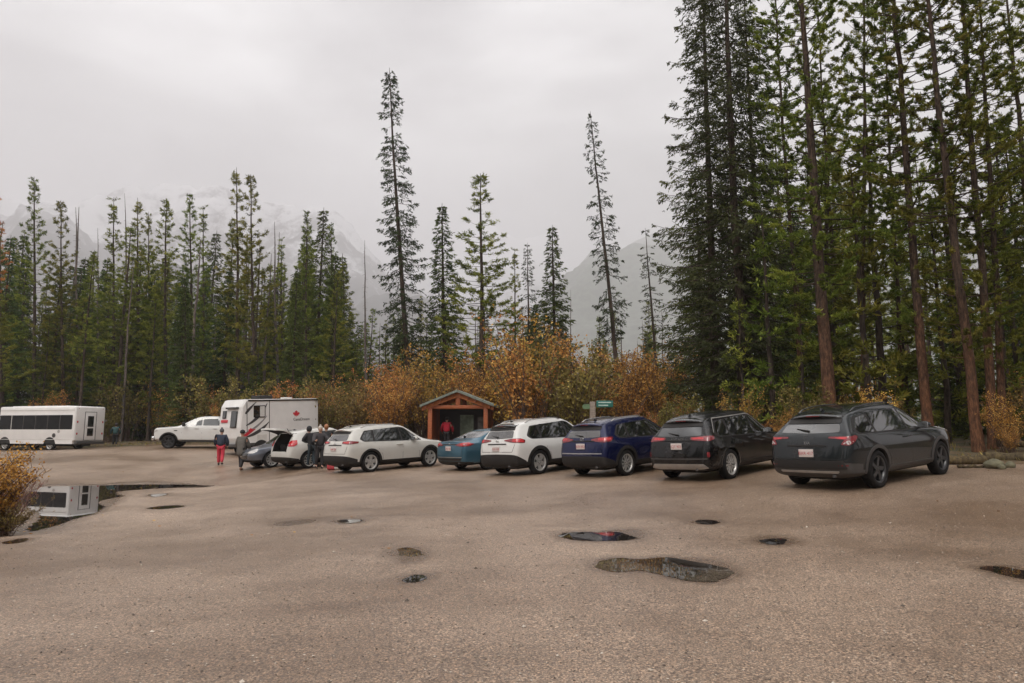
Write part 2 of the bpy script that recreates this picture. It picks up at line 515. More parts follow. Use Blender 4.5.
def asphalt():
    m, nt, b = new_mat('worn_wet_asphalt')
    tc = N(nt, 'ShaderNodeTexCoord')
    gr = noise_node(nt, 64, 4, .85)
    gr2 = noise_node(nt, 26, 4, .7)
    vo = N(nt, 'ShaderNodeTexVoronoi'); vo.inputs['Scale'].default_value = 62
    nt.links.new(tc.outputs['Object'], vo.inputs['Vector'])
    big = noise_node(nt, .16, 5, .6)
    med = noise_node(nt, 1.1, 6, .65)
    base = ramp(nt, gr.outputs['Fac'], [(.37, (.045, .029, .021)), (.5, (.182, .128, .089)), (.62, (.47, .365, .27))])
    st = ramp(nt, vo.outputs['Color'], [(.12, (.5, .48, .48)), (.55, (1., 1., 1.)), (.93, (1.7, 1.55, 1.45))])
    m1 = N(nt, 'ShaderNodeMix', data_type='RGBA', blend_type='MULTIPLY'); m1.inputs['Factor'].default_value = .8
    nt.links.new(base.outputs['Color'], m1.inputs['A']); nt.links.new(st.outputs['Color'], m1.inputs['B'])
    # broad stains: dry paler areas and damp brown ones
    rb = ramp(nt, big.outputs['Fac'], [(.38, (.7, .64, .58)), (.5, (.95, .93, .91)), (.62, (1.18, 1.19, 1.2))])
    m2 = N(nt, 'ShaderNodeMix', data_type='RGBA', blend_type='MULTIPLY'); m2.inputs['Factor'].default_value = 1
    nt.links.new(m1.outputs['Result'], m2.inputs['A']); nt.links.new(rb.outputs['Color'], m2.inputs['B'])
    rm = ramp(nt, med.outputs['Fac'], [(.4, (.84, .81, .78)), (.5, (1.02, 1.01, 1.))])
    m3 = N(nt, 'ShaderNodeMix', data_type='RGBA', blend_type='MULTIPLY'); m3.inputs['Factor'].default_value = .8
    nt.links.new(m2.outputs['Result'], m3.inputs['A']); nt.links.new(rm.outputs['Color'], m3.inputs['B'])
    # tyre-worn streaks running across the lot
    smp = N(nt, 'ShaderNodeMapping'); smp.inputs['Scale'].default_value = (.12, 1.5, 1.); smp.inputs['Rotation'].default_value = (0, 0, R(-14))
    nt.links.new(tc.outputs['Object'], smp.inputs['Vector'])
    sn = noise_node(nt, 1., 4, .6, vec=smp.outputs['Vector'])
    rs = ramp(nt, sn.outputs['Fac'], [(.38, (.8, .77, .74)), (.5, (1., 1., 1.)), (.66, (1.1, 1.1, 1.1))])
    m3b = N(nt, 'ShaderNodeMix', data_type='RGBA', blend_type='MULTIPLY'); m3b.inputs['Factor'].default_value = .4
    nt.links.new(m3.outputs['Result'], m3b.inputs['A']); nt.links.new(rs.outputs['Color'], m3b.inputs['B'])
    m3 = m3b
    at_ = N(nt, 'ShaderNodeAttribute', attribute_name='wet')
    # wet patches: attribute near puddles + irregular noise
    wn = N(nt, 'ShaderNodeMath', operation='MULTIPLY_ADD'); wn.inputs[1].default_value = .9; wn.inputs[2].default_value = -.45
    nt.links.new(med.outputs['Fac'], wn.inputs[0])
    wa = N(nt, 'ShaderNodeMath', operation='ADD', use_clamp=True)
    nt.links.new(at_.outputs['Fac'], wa.inputs[0]); nt.links.new(wn.outputs[0], wa.inputs[1])
    wr = ramp(nt, wa.outputs[0], [(.45, 0.), (.95, 1.)])
    m4 = N(nt, 'ShaderNodeMix', data_type='RGBA')
    dk = N(nt, 'ShaderNodeMix', data_type='RGBA', blend_type='MULTIPLY'); dk.inputs['Factor'].default_value = 1; dk.inputs['B'].default_value = (.6, .57, .55, 1)
    nt.links.new(m3.outputs['Result'], dk.inputs['A'])
    nt.links.new(wr.outputs['Color'], m4.inputs['Factor']); nt.links.new(m3.outputs['Result'], m4.inputs['A']); nt.links.new(dk.outputs['Result'], m4.inputs['B'])
    nt.links.new(m4.outputs['Result'], b.inputs['Base Color'])
    ro = ramp(nt, big.outputs['Fac'], [(.36, .30), (.62, .48)])
    mr = N(nt, 'ShaderNodeMix'); mr.inputs['B'].default_value = .22
    nt.links.new(wr.outputs['Color'], mr.inputs['Factor']); nt.links.new(ro.outputs['Color'], mr.inputs['A'])
    nt.links.new(mr.outputs['Result'], b.inputs['Roughness'])
    b.inputs['Specular IOR Level'].default_value = .6
    ad = N(nt, 'ShaderNodeMath', operation='MULTIPLY_ADD'); ad.inputs[1].default_value = .6
    nt.links.new(gr.outputs['Fac'], ad.inputs[0]); nt.links.new(gr2.outputs['Fac'], ad.inputs[2])
    bp = N(nt, 'ShaderNodeBump'); bp.inputs['Strength'].default_value = .55; bp.inputs['Distance'].default_value = .012
    nt.links.new(ad.outputs[0], bp.inputs['Height']); nt.links.new(bp.outputs['Normal'], b.inputs['Normal'])
    return m


def forest_floor():
    m, nt, b = new_mat('forest_floor')
    n1 = noise_node(nt, .8, 8, .7); n2 = noise_node(nt, 12, 6, .75)
    r = ramp(nt, n1.outputs['Fac'], [(.35, (.05, .055, .02)), (.5, (.10, .075, .04)), (.62, (.15, .09, .045)), (.75, (.1, .1, .04))])
    r2 = ramp(nt, n2.outputs['Fac'], [(.3, (.45, .42, .4)), (.6, (1.1, 1.05, 1.)), (.75, (1.8, 1.5, 1.2))])
    mx = N(nt, 'ShaderNodeMix', data_type='RGBA', blend_type='MULTIPLY'); mx.inputs['Factor'].default_value = 1
    nt.links.new(r.outputs['Color'], mx.inputs['A']); nt.links.new(r2.outputs['Color'], mx.inputs['B'])
    nt.links.new(mx.outputs['Result'], b.inputs['Base Color'])
    b.inputs['Roughness'].default_value = .9
    bp = N(nt, 'ShaderNodeBump'); bp.inputs['Strength'].default_value = .8; bp.inputs['Distance'].default_value = .05
    nt.links.new(n2.outputs['Fac'], bp.inputs['Height']); nt.links.new(bp.outputs['Normal'], b.inputs['Normal'])
    return m


M['asphalt'] = asphalt()
M['floor'] = forest_floor()


def grid_mesh(name, xs, ys, zfun, m, keep=None, extra=None, smooth=True):
    X, Y = np.meshgrid(xs, ys)
    res = zfun(X, Y)
    Z, ex = res if isinstance(res, tuple) else (res, None)
    nx = len(xs); ny = len(ys)
    V = np.stack([X, Y, Z], -1).reshape(-1, 3)
    i = np.arange(ny - 1)[:, None] * nx + np.arange(nx - 1)[None]
    F = np.stack([i, i + 1, i + 1 + nx, i + nx], -1).reshape(-1, 4)
    if keep is not None:
        cx = (X[:-1, :-1] + X[1:, 1:]) / 2; cy = (Y[:-1, :-1] + Y[1:, 1:]) / 2
        F = F[keep(cx, cy).ravel()]
        used = np.unique(F); mp = np.full(len(V), -1); mp[used] = np.arange(len(used))
        V = V[used]; F = mp[F]
        if ex is not None: ex = ex.reshape(-1)[used]
    elif ex is not None: ex = ex.reshape(-1)
    return np_mesh(name, V, F, m, tone=ex, smooth=smooth, attr='wet')


def axis(stops):
    out = []
    for (a, b, s) in stops:
        out += list(np.arange(a, b, s))
    return np.array(out + [stops[-1][1]])


def smooth_noise(x, y, s, seed=0):
    r = np.random.default_rng(seed)
    o = 0
    for k in range(6):
        a = r.uniform(0, 2 * PI); f = s * r.uniform(.6, 1.8); p = r.uniform(0, 6)
        o = o + np.sin(x * math.cos(a) * f + y * math.sin(a) * f + p)
    return o / 6


xs = axis([(-90, -32, 1.5), (-32, -16, .3), (-16, 14, .16), (14, 26, .4), (26, 70, 1.5)])
ys = axis([(-25, 2, 1.), (2, 32, .16), (32, 56, .4)])
lot = obj('parking_lot', grid_mesh('parking_lot', xs, ys, lambda x, y: puddle_fields(x, y), M['asphalt'],
                                   keep=lambda x, y: seg_dist(x, y, LOT) < 1.2))
tag(lot, 'wet worn brown asphalt parking lot with puddles', kind='structure')


def gz(x, y):
    d = seg_dist(x, y, LOT)
    nb = smooth_noise(x, y, 2.6, 3) * .035 + smooth_noise(x, y, 7., 5) * .02
    z, _ = puddle_fields(x, y)
    off = np.where(d < 0, np.maximum(d * .3, -.12), np.minimum(d * .12, .1))
    far = np.clip(d / 6, 0, 1)
    return z + off + nb * np.clip(.3 + d, .3, 1.6) * np.where(d < -.6, 0, 1) + smooth_noise(x, y, .5, 8) * .18 * far


xs = axis([(-24000, -1000, 1000), (-1000, -120, 80), (-120, -40, 4), (-40, 30, .5), (30, 100, 4), (100, 1000, 90), (1000, 24000, 1000)])
ys = axis([(-400, -30, 60), (-30, 6, 3), (6, 62, .5), (62, 150, 4), (150, 900, 75), (900, 26000, 900)])
gd = obj('ground', grid_mesh('ground', xs, ys, gz, M['floor']))
tag(gd, 'brown forest floor of needles, leaves and moss', kind='structure')

# water in the hollows
mw, nt, b = new_mat('puddle_water')
n = noise_node(nt, .9); r = ramp(nt, n.outputs['Fac'], [(.42, (.025, .02, .016)), (.58, (.10, .078, .058))])
nt.links.new(r.outputs['Color'], b.inputs['Base Color'])
b.inputs['Roughness'].default_value = .012; b.inputs['IOR'].default_value = 1.33; b.inputs['Specular IOR Level'].default_value = .6
n = noise_node(nt, 9., 2); bp = N(nt, 'ShaderNodeBump'); bp.inputs['Strength'].default_value = .012; bp.inputs['Distance'].default_value = .01
nt.links.new(n.outputs['Fac'], bp.inputs['Height']); nt.links.new(bp.outputs['Normal'], b.inputs['Normal'])
M['water'] = mw
M['water_dark'] = simple('dark_puddle_water', (.018, .014, .012), .014, var=.3, scale=2., spec=.45, rvar=.004)
for k, zz, dense, w in PUD:
    res = geometry.delaunay_2d_cdt([Vector(p) for p in dense], [(i, (i + 1) % len(dense)) for i in range(len(dense))], [], 1, 1e-4)
    me = bpy.data.meshes.new('puddle')
    me.from_pydata([(v.x, v.y, zz + .004) for v in res[0]], [], [tuple(f) for f in res[2]])
    bm = bmesh.new(); bm.from_mesh(me); bmesh.ops.recalc_face_normals(bm, faces=bm.faces)
    for f in bm.faces:
        if f.normal.z < 0: f.normal_flip()
    bm.to_mesh(me); bm.free()
    tag(obj('puddle', me, None, M['water' if k in ('mid', 'brk') else 'water_dark']), 'still rain puddle lying on the brown asphalt', kind='structure')

# ------------------------------------------------------------------ vehicles
def rpoly(pts, r=.05, n=4):
    """round the corners of a polygon"""
    out = []
    k = len(pts)
    for i in range(k):
        a, p, c = Vector(pts[i - 1][:2]), Vector(pts[i][:2]), Vector(pts[(i + 1) % k][:2])
        ra = min(r, (a - p).length * .45, (c - p).length * .45)
        s = p + (a - p).normalized() * ra; e = p + (c - p).normalized() * ra
        for j in range(n + 1):
            t = j / n
            out.append(tuple(s * (1 - t) ** 2 + p * 2 * t * (1 - t) + e * t * t))
    return out


def arc(cx, cz, r, a0, a1, n=12):
    return [(cx + r * math.cos(R(a0 + (a1 - a0) * i / n)), cz + r * math.sin(R(a0 + (a1 - a0) * i / n))) for i in range(n + 1)]


def patch(bvh, poly, mapf, off=.004, res=.07, thick=.014):
    """a thin solid panel with the given outline, lying on the bodywork"""
    P = [Vector(p) for p in poly]
    dense = []
    for i in range(len(P)):
        a, c = P[i], P[(i + 1) % len(P)]
        n = max(1, int((c - a).length / res))
        dense += [a.lerp(c, j / n) for j in range(n)]
    n0 = len(dense)
    u0 = min(p.x for p in dense); u1 = max(p.x for p in dense); v0 = min(p.y for p in dense); v1 = max(p.y for p in dense)
    inner = []
    uu = u0 + res / 2
    while uu < u1:
        vv = v0 + res / 2
        while vv < v1:
            inner.append(Vector((uu, vv))); vv += res
        uu += res
    res_ = geometry.delaunay_2d_cdt(dense + inner, [(i, (i + 1) % n0) for i in range(n0)], [], 1, 1e-5)
    vs, fs = res_[0], res_[2]
    pos, nor = [], []
    for v in vs:
        o, d = mapf(v.x, v.y)
        h = bvh.ray_cast(o, d)
        if h[0] is None:
            h = bvh.find_nearest(o + d * 1.1)
        nn = h[1] if h[1].dot(d) < 0 else -h[1]
        if h[0] is not None and nn.dot(-d) < .05: nn = -d
        pos.append(h[0] + nn * off); nor.append(nn)
    mb = MB()
    # orient outwards
    faces = []
    for f in fs:
        a, b_, c = pos[f[0]], pos[f[1]], pos[f[2]]
        faces.append(tuple(f) if (b_ - a).cross(c - a).dot(nor[f[0]]) > 0 else tuple(f)[::-1])
    cnt = {}
    for f in faces:
        for i in range(len(f)):
            e = (f[i], f[(i + 1) % len(f)])
            cnt[e] = 1
    rim = [e for e in cnt if (e[1], e[0]) not in cnt]
    mb.add(pos, faces, 0, True)
    for a, c in rim:
        A, C = pos[a], pos[c]
        mb.add([A, C, C - nor[c] * thick, A - nor[a] * thick], [(1, 0, 3, 2)], 0, False)
    return mb


def panel(name, bvh, poly, mapf, m, parent, **kw):
    mb = patch(bvh, poly, mapf, **kw)
    me = bpy.data.meshes.new(name)
    me.from_pydata(mb.v, [], mb.f)
    me.polygons.foreach_set('use_smooth', mb.sm)
    me.materials.append(m); me.update()
    return link(bpy.data.objects.new(name, me), parent)


def side_map(sgn):
    return lambda x, z: (Vector((x, sgn * 2.0, z)), Vector((0, -sgn, 0)))


def rear_map(x0=-4.0):
    return lambda y, z: (Vector((x0, y, z)), Vector((1, 0, 0)))


def front_map(x0=4.0):
    return lambda y, z: (Vector((x0, y, z)), Vector((-1, 0, 0)))


def top_map():
    return lambda x, y: (Vector((x, y, 3.0)), Vector((0, 0, -1)))


def wrap_map(end, W, sgn, xe, r=.38):
    """u runs from the middle of the rear (end=-1) or front (end=1) round the corner and along one side"""
    a = W / 2 - r

    def f(u, z):
        if u <= a:
            return Vector((xe + end * 1.0, sgn * u, z)), Vector((-end, 0, 0))
        if u <= a + r * PI / 2:
            t = (u - a) / r
            nx, ny = end * math.cos(t), math.sin(t)
            c = Vector((xe - end * r, a, z))
            o = c + Vector((nx, ny, 0)) * (r + 1)
            return Vector((o.x, o.y * sgn, z)), Vector((-nx, -ny * sgn, 0))
        s = u - a - r * PI / 2
        return Vector((xe - end * (r + s), sgn * (W / 2 + 1), z)), Vector((0, -sgn, 0))
    return f


def interp(pts, x):
    if x <= pts[0][0]: return pts[0][1]
    for (a, za), (c, zc) in zip(pts, pts[1:]):
        if x <= c: return za + (zc - za) * (x - a) / (c - a)
    return pts[-1][1]


def car_shell(S):
    """closed body surface. Levels run from the floor to the roof, stations from the tail to the nose."""
    W, xr, xf = S['W'] / 2, S['xr'], S['xf']
    zb = S.get('zb', .22)
    belt = S['belt']                       # (x, z) pairs
    ends_r = S['rear_ring']; ends_f = S['front_ring']   # 9 x (dx, y factor, z)
    cage = []
    st = S['stations']                    # (x_low, x_top, z_top, y_top factor, z of level 6)
    def full(ring, base, sg):
        return [Vector((base + sg * dx, yf * W, z)) for dx, yf, z in ring]
    rings = [full(ends_r, xr, 1)]
    yl = S.get('yl', (0, .80, .945, .968, 1.0, .935))
    for (xl, xt, zt, yt, z6) in st:
        bz = interp(belt, xl)
        tap = 1.
        if xl < xr + .9: tap = 1 - S.get('taper_r', .05) * ((xr + .9 - xl) / .9) ** 2
        if xl > xf - 1.1: tap = 1 - S.get('taper_f', .10) * ((xl - xf + 1.1) / 1.1) ** 2
        zs = (zb, zb, zb + .11, .52 if bz > .8 else .45, bz - .2, bz)
        rg = [Vector((xl, yl[j] * W * tap, zs[j])) for j in range(6)]
        rg += [Vector((xt, yt * W, z6)), Vector((xt, yt * W * .82, zt - .012)), Vector((xt, 0, zt))]
        rings.append(rg)
    rings.append(full(ends_f, xf, -1))
    bm = bmesh.new()
    L = [[bm.verts.new(v) for v in r] for r in rings]
    Rr = [[bm.verts.new(Vector((v.x, -v.y, v.z))) if 0 < j < 8 else L[i][j] for j, v in enumerate(r)] for i, r in enumerate(rings)]
    for A, fl in ((L, False), (Rr, True)):
        for i in range(len(A) - 1):
            for j in range(8):
                f = [A[i][j], A[i + 1][j], A[i + 1][j + 1], A[i][j + 1]]
                bm.faces.new(f[::-1] if fl else f)
    # end caps: rows across, with a bowed centre line
    for i, bow in ((0, -S.get('bow_r', .05)), (len(rings) - 1, S.get('bow_f', .12))):
        mids = []
        for j in range(1, 8):
            v = rings[i][j]
            mids.append(bm.verts.new(Vector((v.x + bow, 0, v.z))))
        for A in (L, Rr):
            bm.faces.new([A[i][0], A[i][1], mids[0]])
            for j in range(1, 7):
                bm.faces.new([A[i][j], A[i][j + 1], mids[j], mids[j - 1]])
            bm.faces.new([A[i][7], A[i][8], mids[6]])
    bmesh.ops.recalc_face_normals(bm, faces=bm.faces)
    cl = bm.edges.layers.float.new('crease_edge')
    creases = S.get('crease', {5: .55, 6: .4, 4: .2, 2: .5})
    idx = {}
    for A in (L, Rr):
        for i in range(len(A) - 1):
            for j, c in creases.items():
                e = bm.edges.get((A[i][j], A[i + 1][j]))
                if e: e[cl] = c
        for i in (0, len(A) - 1):
            for j in range(8):
                e = bm.edges.get((A[i][j], A[i][j + 1]))
                if e: e[cl] = .25
    me = bpy.data.meshes.new('shell')
    bm.to_mesh(me); bm.free()
    o = bpy.data.objects.new('shell_tmp', me); COL.objects.link(o)
    md = o.modifiers.new('s', 'SUBSURF'); md.levels = md.render_levels = 3
    dg = bpy.context.evaluated_depsgraph_get()
    out = bpy.data.meshes.new_from_object(o.evaluated_get(dg))
    bpy.data.objects.remove(o)
    return out


def cut(me, cutters, mats):
    """hollow the shell with the cutters; faces that lie on a cutter get the second material"""
    o = bpy.data.objects.new('cut_tmp', me); COL.objects.link(o)
    tmp = []
    for cm, test in cutters:
        c = bpy.data.objects.new('cutter', cm); COL.objects.link(c); tmp.append(c)
        md = o.modifiers.new('b', 'BOOLEAN'); md.object = c; md.operation = 'DIFFERENCE'; md.solver = 'EXACT'
    dg = bpy.context.evaluated_depsgraph_get()
    out = bpy.data.meshes.new_from_object(o.evaluated_get(dg))
    bpy.data.objects.remove(o)
    for c in tmp: bpy.data.objects.remove(c)
    out.materials.clear()
    for m in mats: out.materials.append(m)
    for p in out.polygons:
        p.material_index = 1 if any(t(p.center, p.normal) for _, t in cutters) else 0
        p.use_smooth = p.material_index == 0
    return out


def wheel_meshes(Rad, wid, spokes, style, key, cache={}):
    if key in cache: return cache[key]
    t = MB()
    hw = wid / 2
    rr = Rad * .70
    prof = [(rr, -hw * .8), (rr + .02, -hw * .95), (Rad - .045, -hw), (Rad - .014, -hw * .86), (Rad, -hw * .6), (Rad, hw * .6), (Rad - .014, hw * .86), (Rad - .045, hw), (rr + .02, hw * .95), (rr, hw * .8)]
    t.lathe(prof, 40)
    for k in range(40):      # tread blocks
        a = 2 * PI * k / 40
        Mx = Matrix.Rotation(a, 4, 'Y')
        t.box(Rad - .004, Rad + .005, -hw * .55, hw * .55, -.012, .012, M=Mx)
    tyre = t.mesh('tyre', M['rubber'])
    r = MB()
    r.lathe([(rr + .006, -hw * .7), (rr - .02, -hw * .5), (rr - .02, hw * .62), (rr + .012, hw * .84), (rr + .004, hw * .9), (rr - .022, hw * .72)], 40)
    r.lathe([(rr - .02, -hw * .15), (.0, -hw * .15)], 32, mi=1, smooth=False)
    r.lathe([(.15, hw * .05), (.15, -hw * .1), (.0, -hw * .1)], 28, mi=2)
    r.lathe([(.0, hw * .66), (.035, hw * .66), (.06, hw * .55), (.068, hw * .2), (.0, hw * .1)], 20)
    for k in range(spokes):
        a = 2 * PI * k / spokes + .1
        Mx = Matrix.Rotation(a, 4, 'Y')
        if style == 'split':
            for s in (-1, 1):
                r.prism([(.03, .0 + s * .012), (.05, s * .04), (rr, s * .082), (rr, s * .048), (.09, s * .012)][::s], hw * .36, hw * .62, 'y', M=Mx)
        elif style == 'blade':
            r.prism([(.02, -.05), (.02, .04), (rr * .6, .055), (rr, .1), (rr, .015), (rr * .6, -.02)], hw * .36, hw * .64, 'y', M=Mx)
        else:
            w0, w1 = (.034, .026) if spokes > 6 else (.05, .075)
            r.prism([(.02, -w0), (.02, w0), (rr, w1), (rr, -w1)], hw * .36, hw * .62, 'y', M=Mx)
    for k in range(5):
        a = 2 * PI * k / 5
        r.lathe([(0, hw * .68), (.011, hw * .68), (.011, hw * .4)], 6, mi=2, M=Matrix.Translation((.048 * math.cos(a), 0, .048 * math.sin(a))))
    rim = r.mesh('rim', [M['alloy'] if 'dark' not in key else M['dark_alloy'], M['under'], M['grey_plastic']])
    cache[key] = (tyre, rim)
    return cache[key]


def add_wheels(t, S, skip=()):
    ty, ri = wheel_meshes(S['R'], S.get('tw', .225), S.get('spokes', 5), S.get('spoke_style', 'split'), S.get('wheel_key', 'std') + str(S['R']) + str(S.get('spokes', 5)) + S.get('spoke_style', 'split'))
    for sx in (-1, 1):
        for sy in (-1, 1):
            w = bpy.data.objects.new('wheel', None); w.empty_display_size = .1
            link(w, t)
            w.location = (sx * S['wb'] / 2, sy * (S['W'] / 2 - .135), S['R'])
            w.rotation_euler = (0, random.uniform(0, 1), 0) if sy > 0 else (0, random.uniform(0, 1), PI)
            link(bpy.data.objects.new('tyre', ty), w); link(bpy.data.objects.new('rim', ri), w)


def suv_spec(**kw):
    """proportions shared by the crossovers; each car overrides what differs"""
    wb, ro, fo, H = kw['wb'], kw['ro'], kw['fo'], kw['H']
    xr, xf = -wb / 2 - ro, wb / 2 + fo
    bz_r, bz_f = kw.get('bz_r', 1.07), kw.get('bz_f', .96)
    kw.setdefault('yt', .635); gl = kw.get('rake', .34)      # how far the top of the tailgate leans forward
    rd = kw.get('rdrop', .04)
    hood = kw.get('hood', 1.02); nose = kw.get('nose', .9)
    yt = kw.get('yt', .72)
    S = dict(xr=xr, xf=xf, zb=.23,
             belt=[(xr, bz_r), (xf - 1.25, bz_f + .02), (xf - .6, bz_f - .03), (xf, nose - .1)],
             rear_ring=[(.16, 0, .28), (.12, .78, .27), (.03, .86, .37), (-.01, .885, .56), (.05, .9, bz_r - .22), (.11, .87, bz_r),
                        (gl, yt * .965, H - .19 - rd), (gl - .01, yt * .8, H - .145 - rd), (gl - .03, 0, H - .12 - rd)],
             stations=[(xr + .22, xr + gl + .16, H - .065 - rd, yt * .985, H - .125 - rd),
                       (xr + .62, xr + .78, H - .035 - rd * .8, yt, H - .095 - rd * .8),
                       (xr + 1.35, xr + 1.35, H, yt * 1.01, H - .075),
                       (0, 0, H + .005, yt * 1.01, H - .07),
                       (xf - 2.2, xf - 2.12, H - .035, yt, H - .105),
                       (xf - 1.75, xf - 1.8, H - .145, yt * 1.0, H - .2),
                       (xf - 1.22, xf - 1.16, hood + .03, yt * 1.1, hood + .005),
                       (xf - .8, xf - .8, hood - .01, yt * 1.12, hood - .03),
                       (xf - .38, xf - .42, hood - .075, yt * 1.08, hood - .1)],
             front_ring=[(.2, 0, .26), (.2, .66, .27), (.12, .76, .36), (.04, .80, .5), (.05, .80, nose - .16), (.12, .77, nose - .06),
                         (.2, .68, nose - .01), (.22, .5, nose + .02), (.2, 0, nose + .04)],
             taper_r=.05, taper_f=.12)
    S.update(kw)
    return S


def align_vehicle(t, S, px, py, k, heading, wheel='RR'):
    """stand the vehicle so that one wheel touches the ground where the photograph shows it"""
    P = at(px, py, FPX / k)
    u = Vector((math.cos(heading), math.sin(heading), 0)); l = Vector((-u.y, u.x, 0))
    sx = -1 if wheel[0] == 'R' else 1; sy = -1 if wheel[1] == 'R' else 1
    c = P - u * sx * S['wb'] / 2 - l * sy * (S['W'] / 2 - .12)
    hw = S['W'] / 2 - .13
    z = {(a, b_): G(c.x + u.x * a * S['wb'] / 2 + l.x * b_ * hw, c.y + u.y * a * S['wb'] / 2 + l.y * b_ * hw) for a in (-1, 1) for b_ in (-1, 1)}
    zf = (z[1, 1] + z[1, -1]) / 2; zr = (z[-1, 1] + z[-1, -1]) / 2
    zl = (z[1, 1] + z[-1, 1]) / 2; zrr = (z[1, -1] + z[-1, -1]) / 2
    X = (u * S['wb'] + Vector((0, 0, zf - zr))).normalized()
    Y = (l * 2 * hw + Vector((0, 0, zl - zrr))).normalized()
    Z = X.cross(Y).normalized(); Y = Z.cross(X)
    m = Matrix((X, Y, Z)).transposed().to_4x4()
    m.translation = Vector((c.x, c.y, (zf + zr) / 2 - .004))
    t.matrix_world = m
    return m


def text_mesh(s, size, m, depth=.002, name='lettering'):
    c = bpy.data.curves.new('t', 'FONT'); c.body = s; c.size = size; c.extrude = depth; c.align_x = 'CENTER'; c.align_y = 'CENTER'
    o = bpy.data.objects.new('t', c); COL.objects.link(o)
    dg = bpy.context.evaluated_depsgraph_get()
    me = bpy.data.meshes.new_from_object(o.evaluated_get(dg))
    bpy.data.objects.remove(o)
    me.name = name
    me.materials.clear(); me.materials.append(m)
    return me


def mirror_part(t, S, paint, sy):
    xm = S.get('mirror_x', S['xf'] - 1.75); zm = S.get('mirror_z', S['bz_f'] + .12 if 'bz_f' in S else 1.08)
    mb = MB()
    y0 = sy * (S['W'] / 2 - .13)
    mb.ball((xm, y0 + sy * .17, zm), .085, .125, .075, 14)
    mb.tube([(xm + .02, y0 - sy * .06, zm - .07), (xm + .02, y0 + sy * .1, zm - .03)], .03, 6, mi=1)
    mb.prism([(y0 + sy * .07, zm - .05), (y0 + sy * .27, zm - .05), (y0 + sy * .27, zm + .055), (y0 + sy * .07, zm + .055)], xm - .088, xm - .07, 'x', mi=2)
    mb.build('side_mirror', [paint, M['black_plastic'], M['chrome']], t)


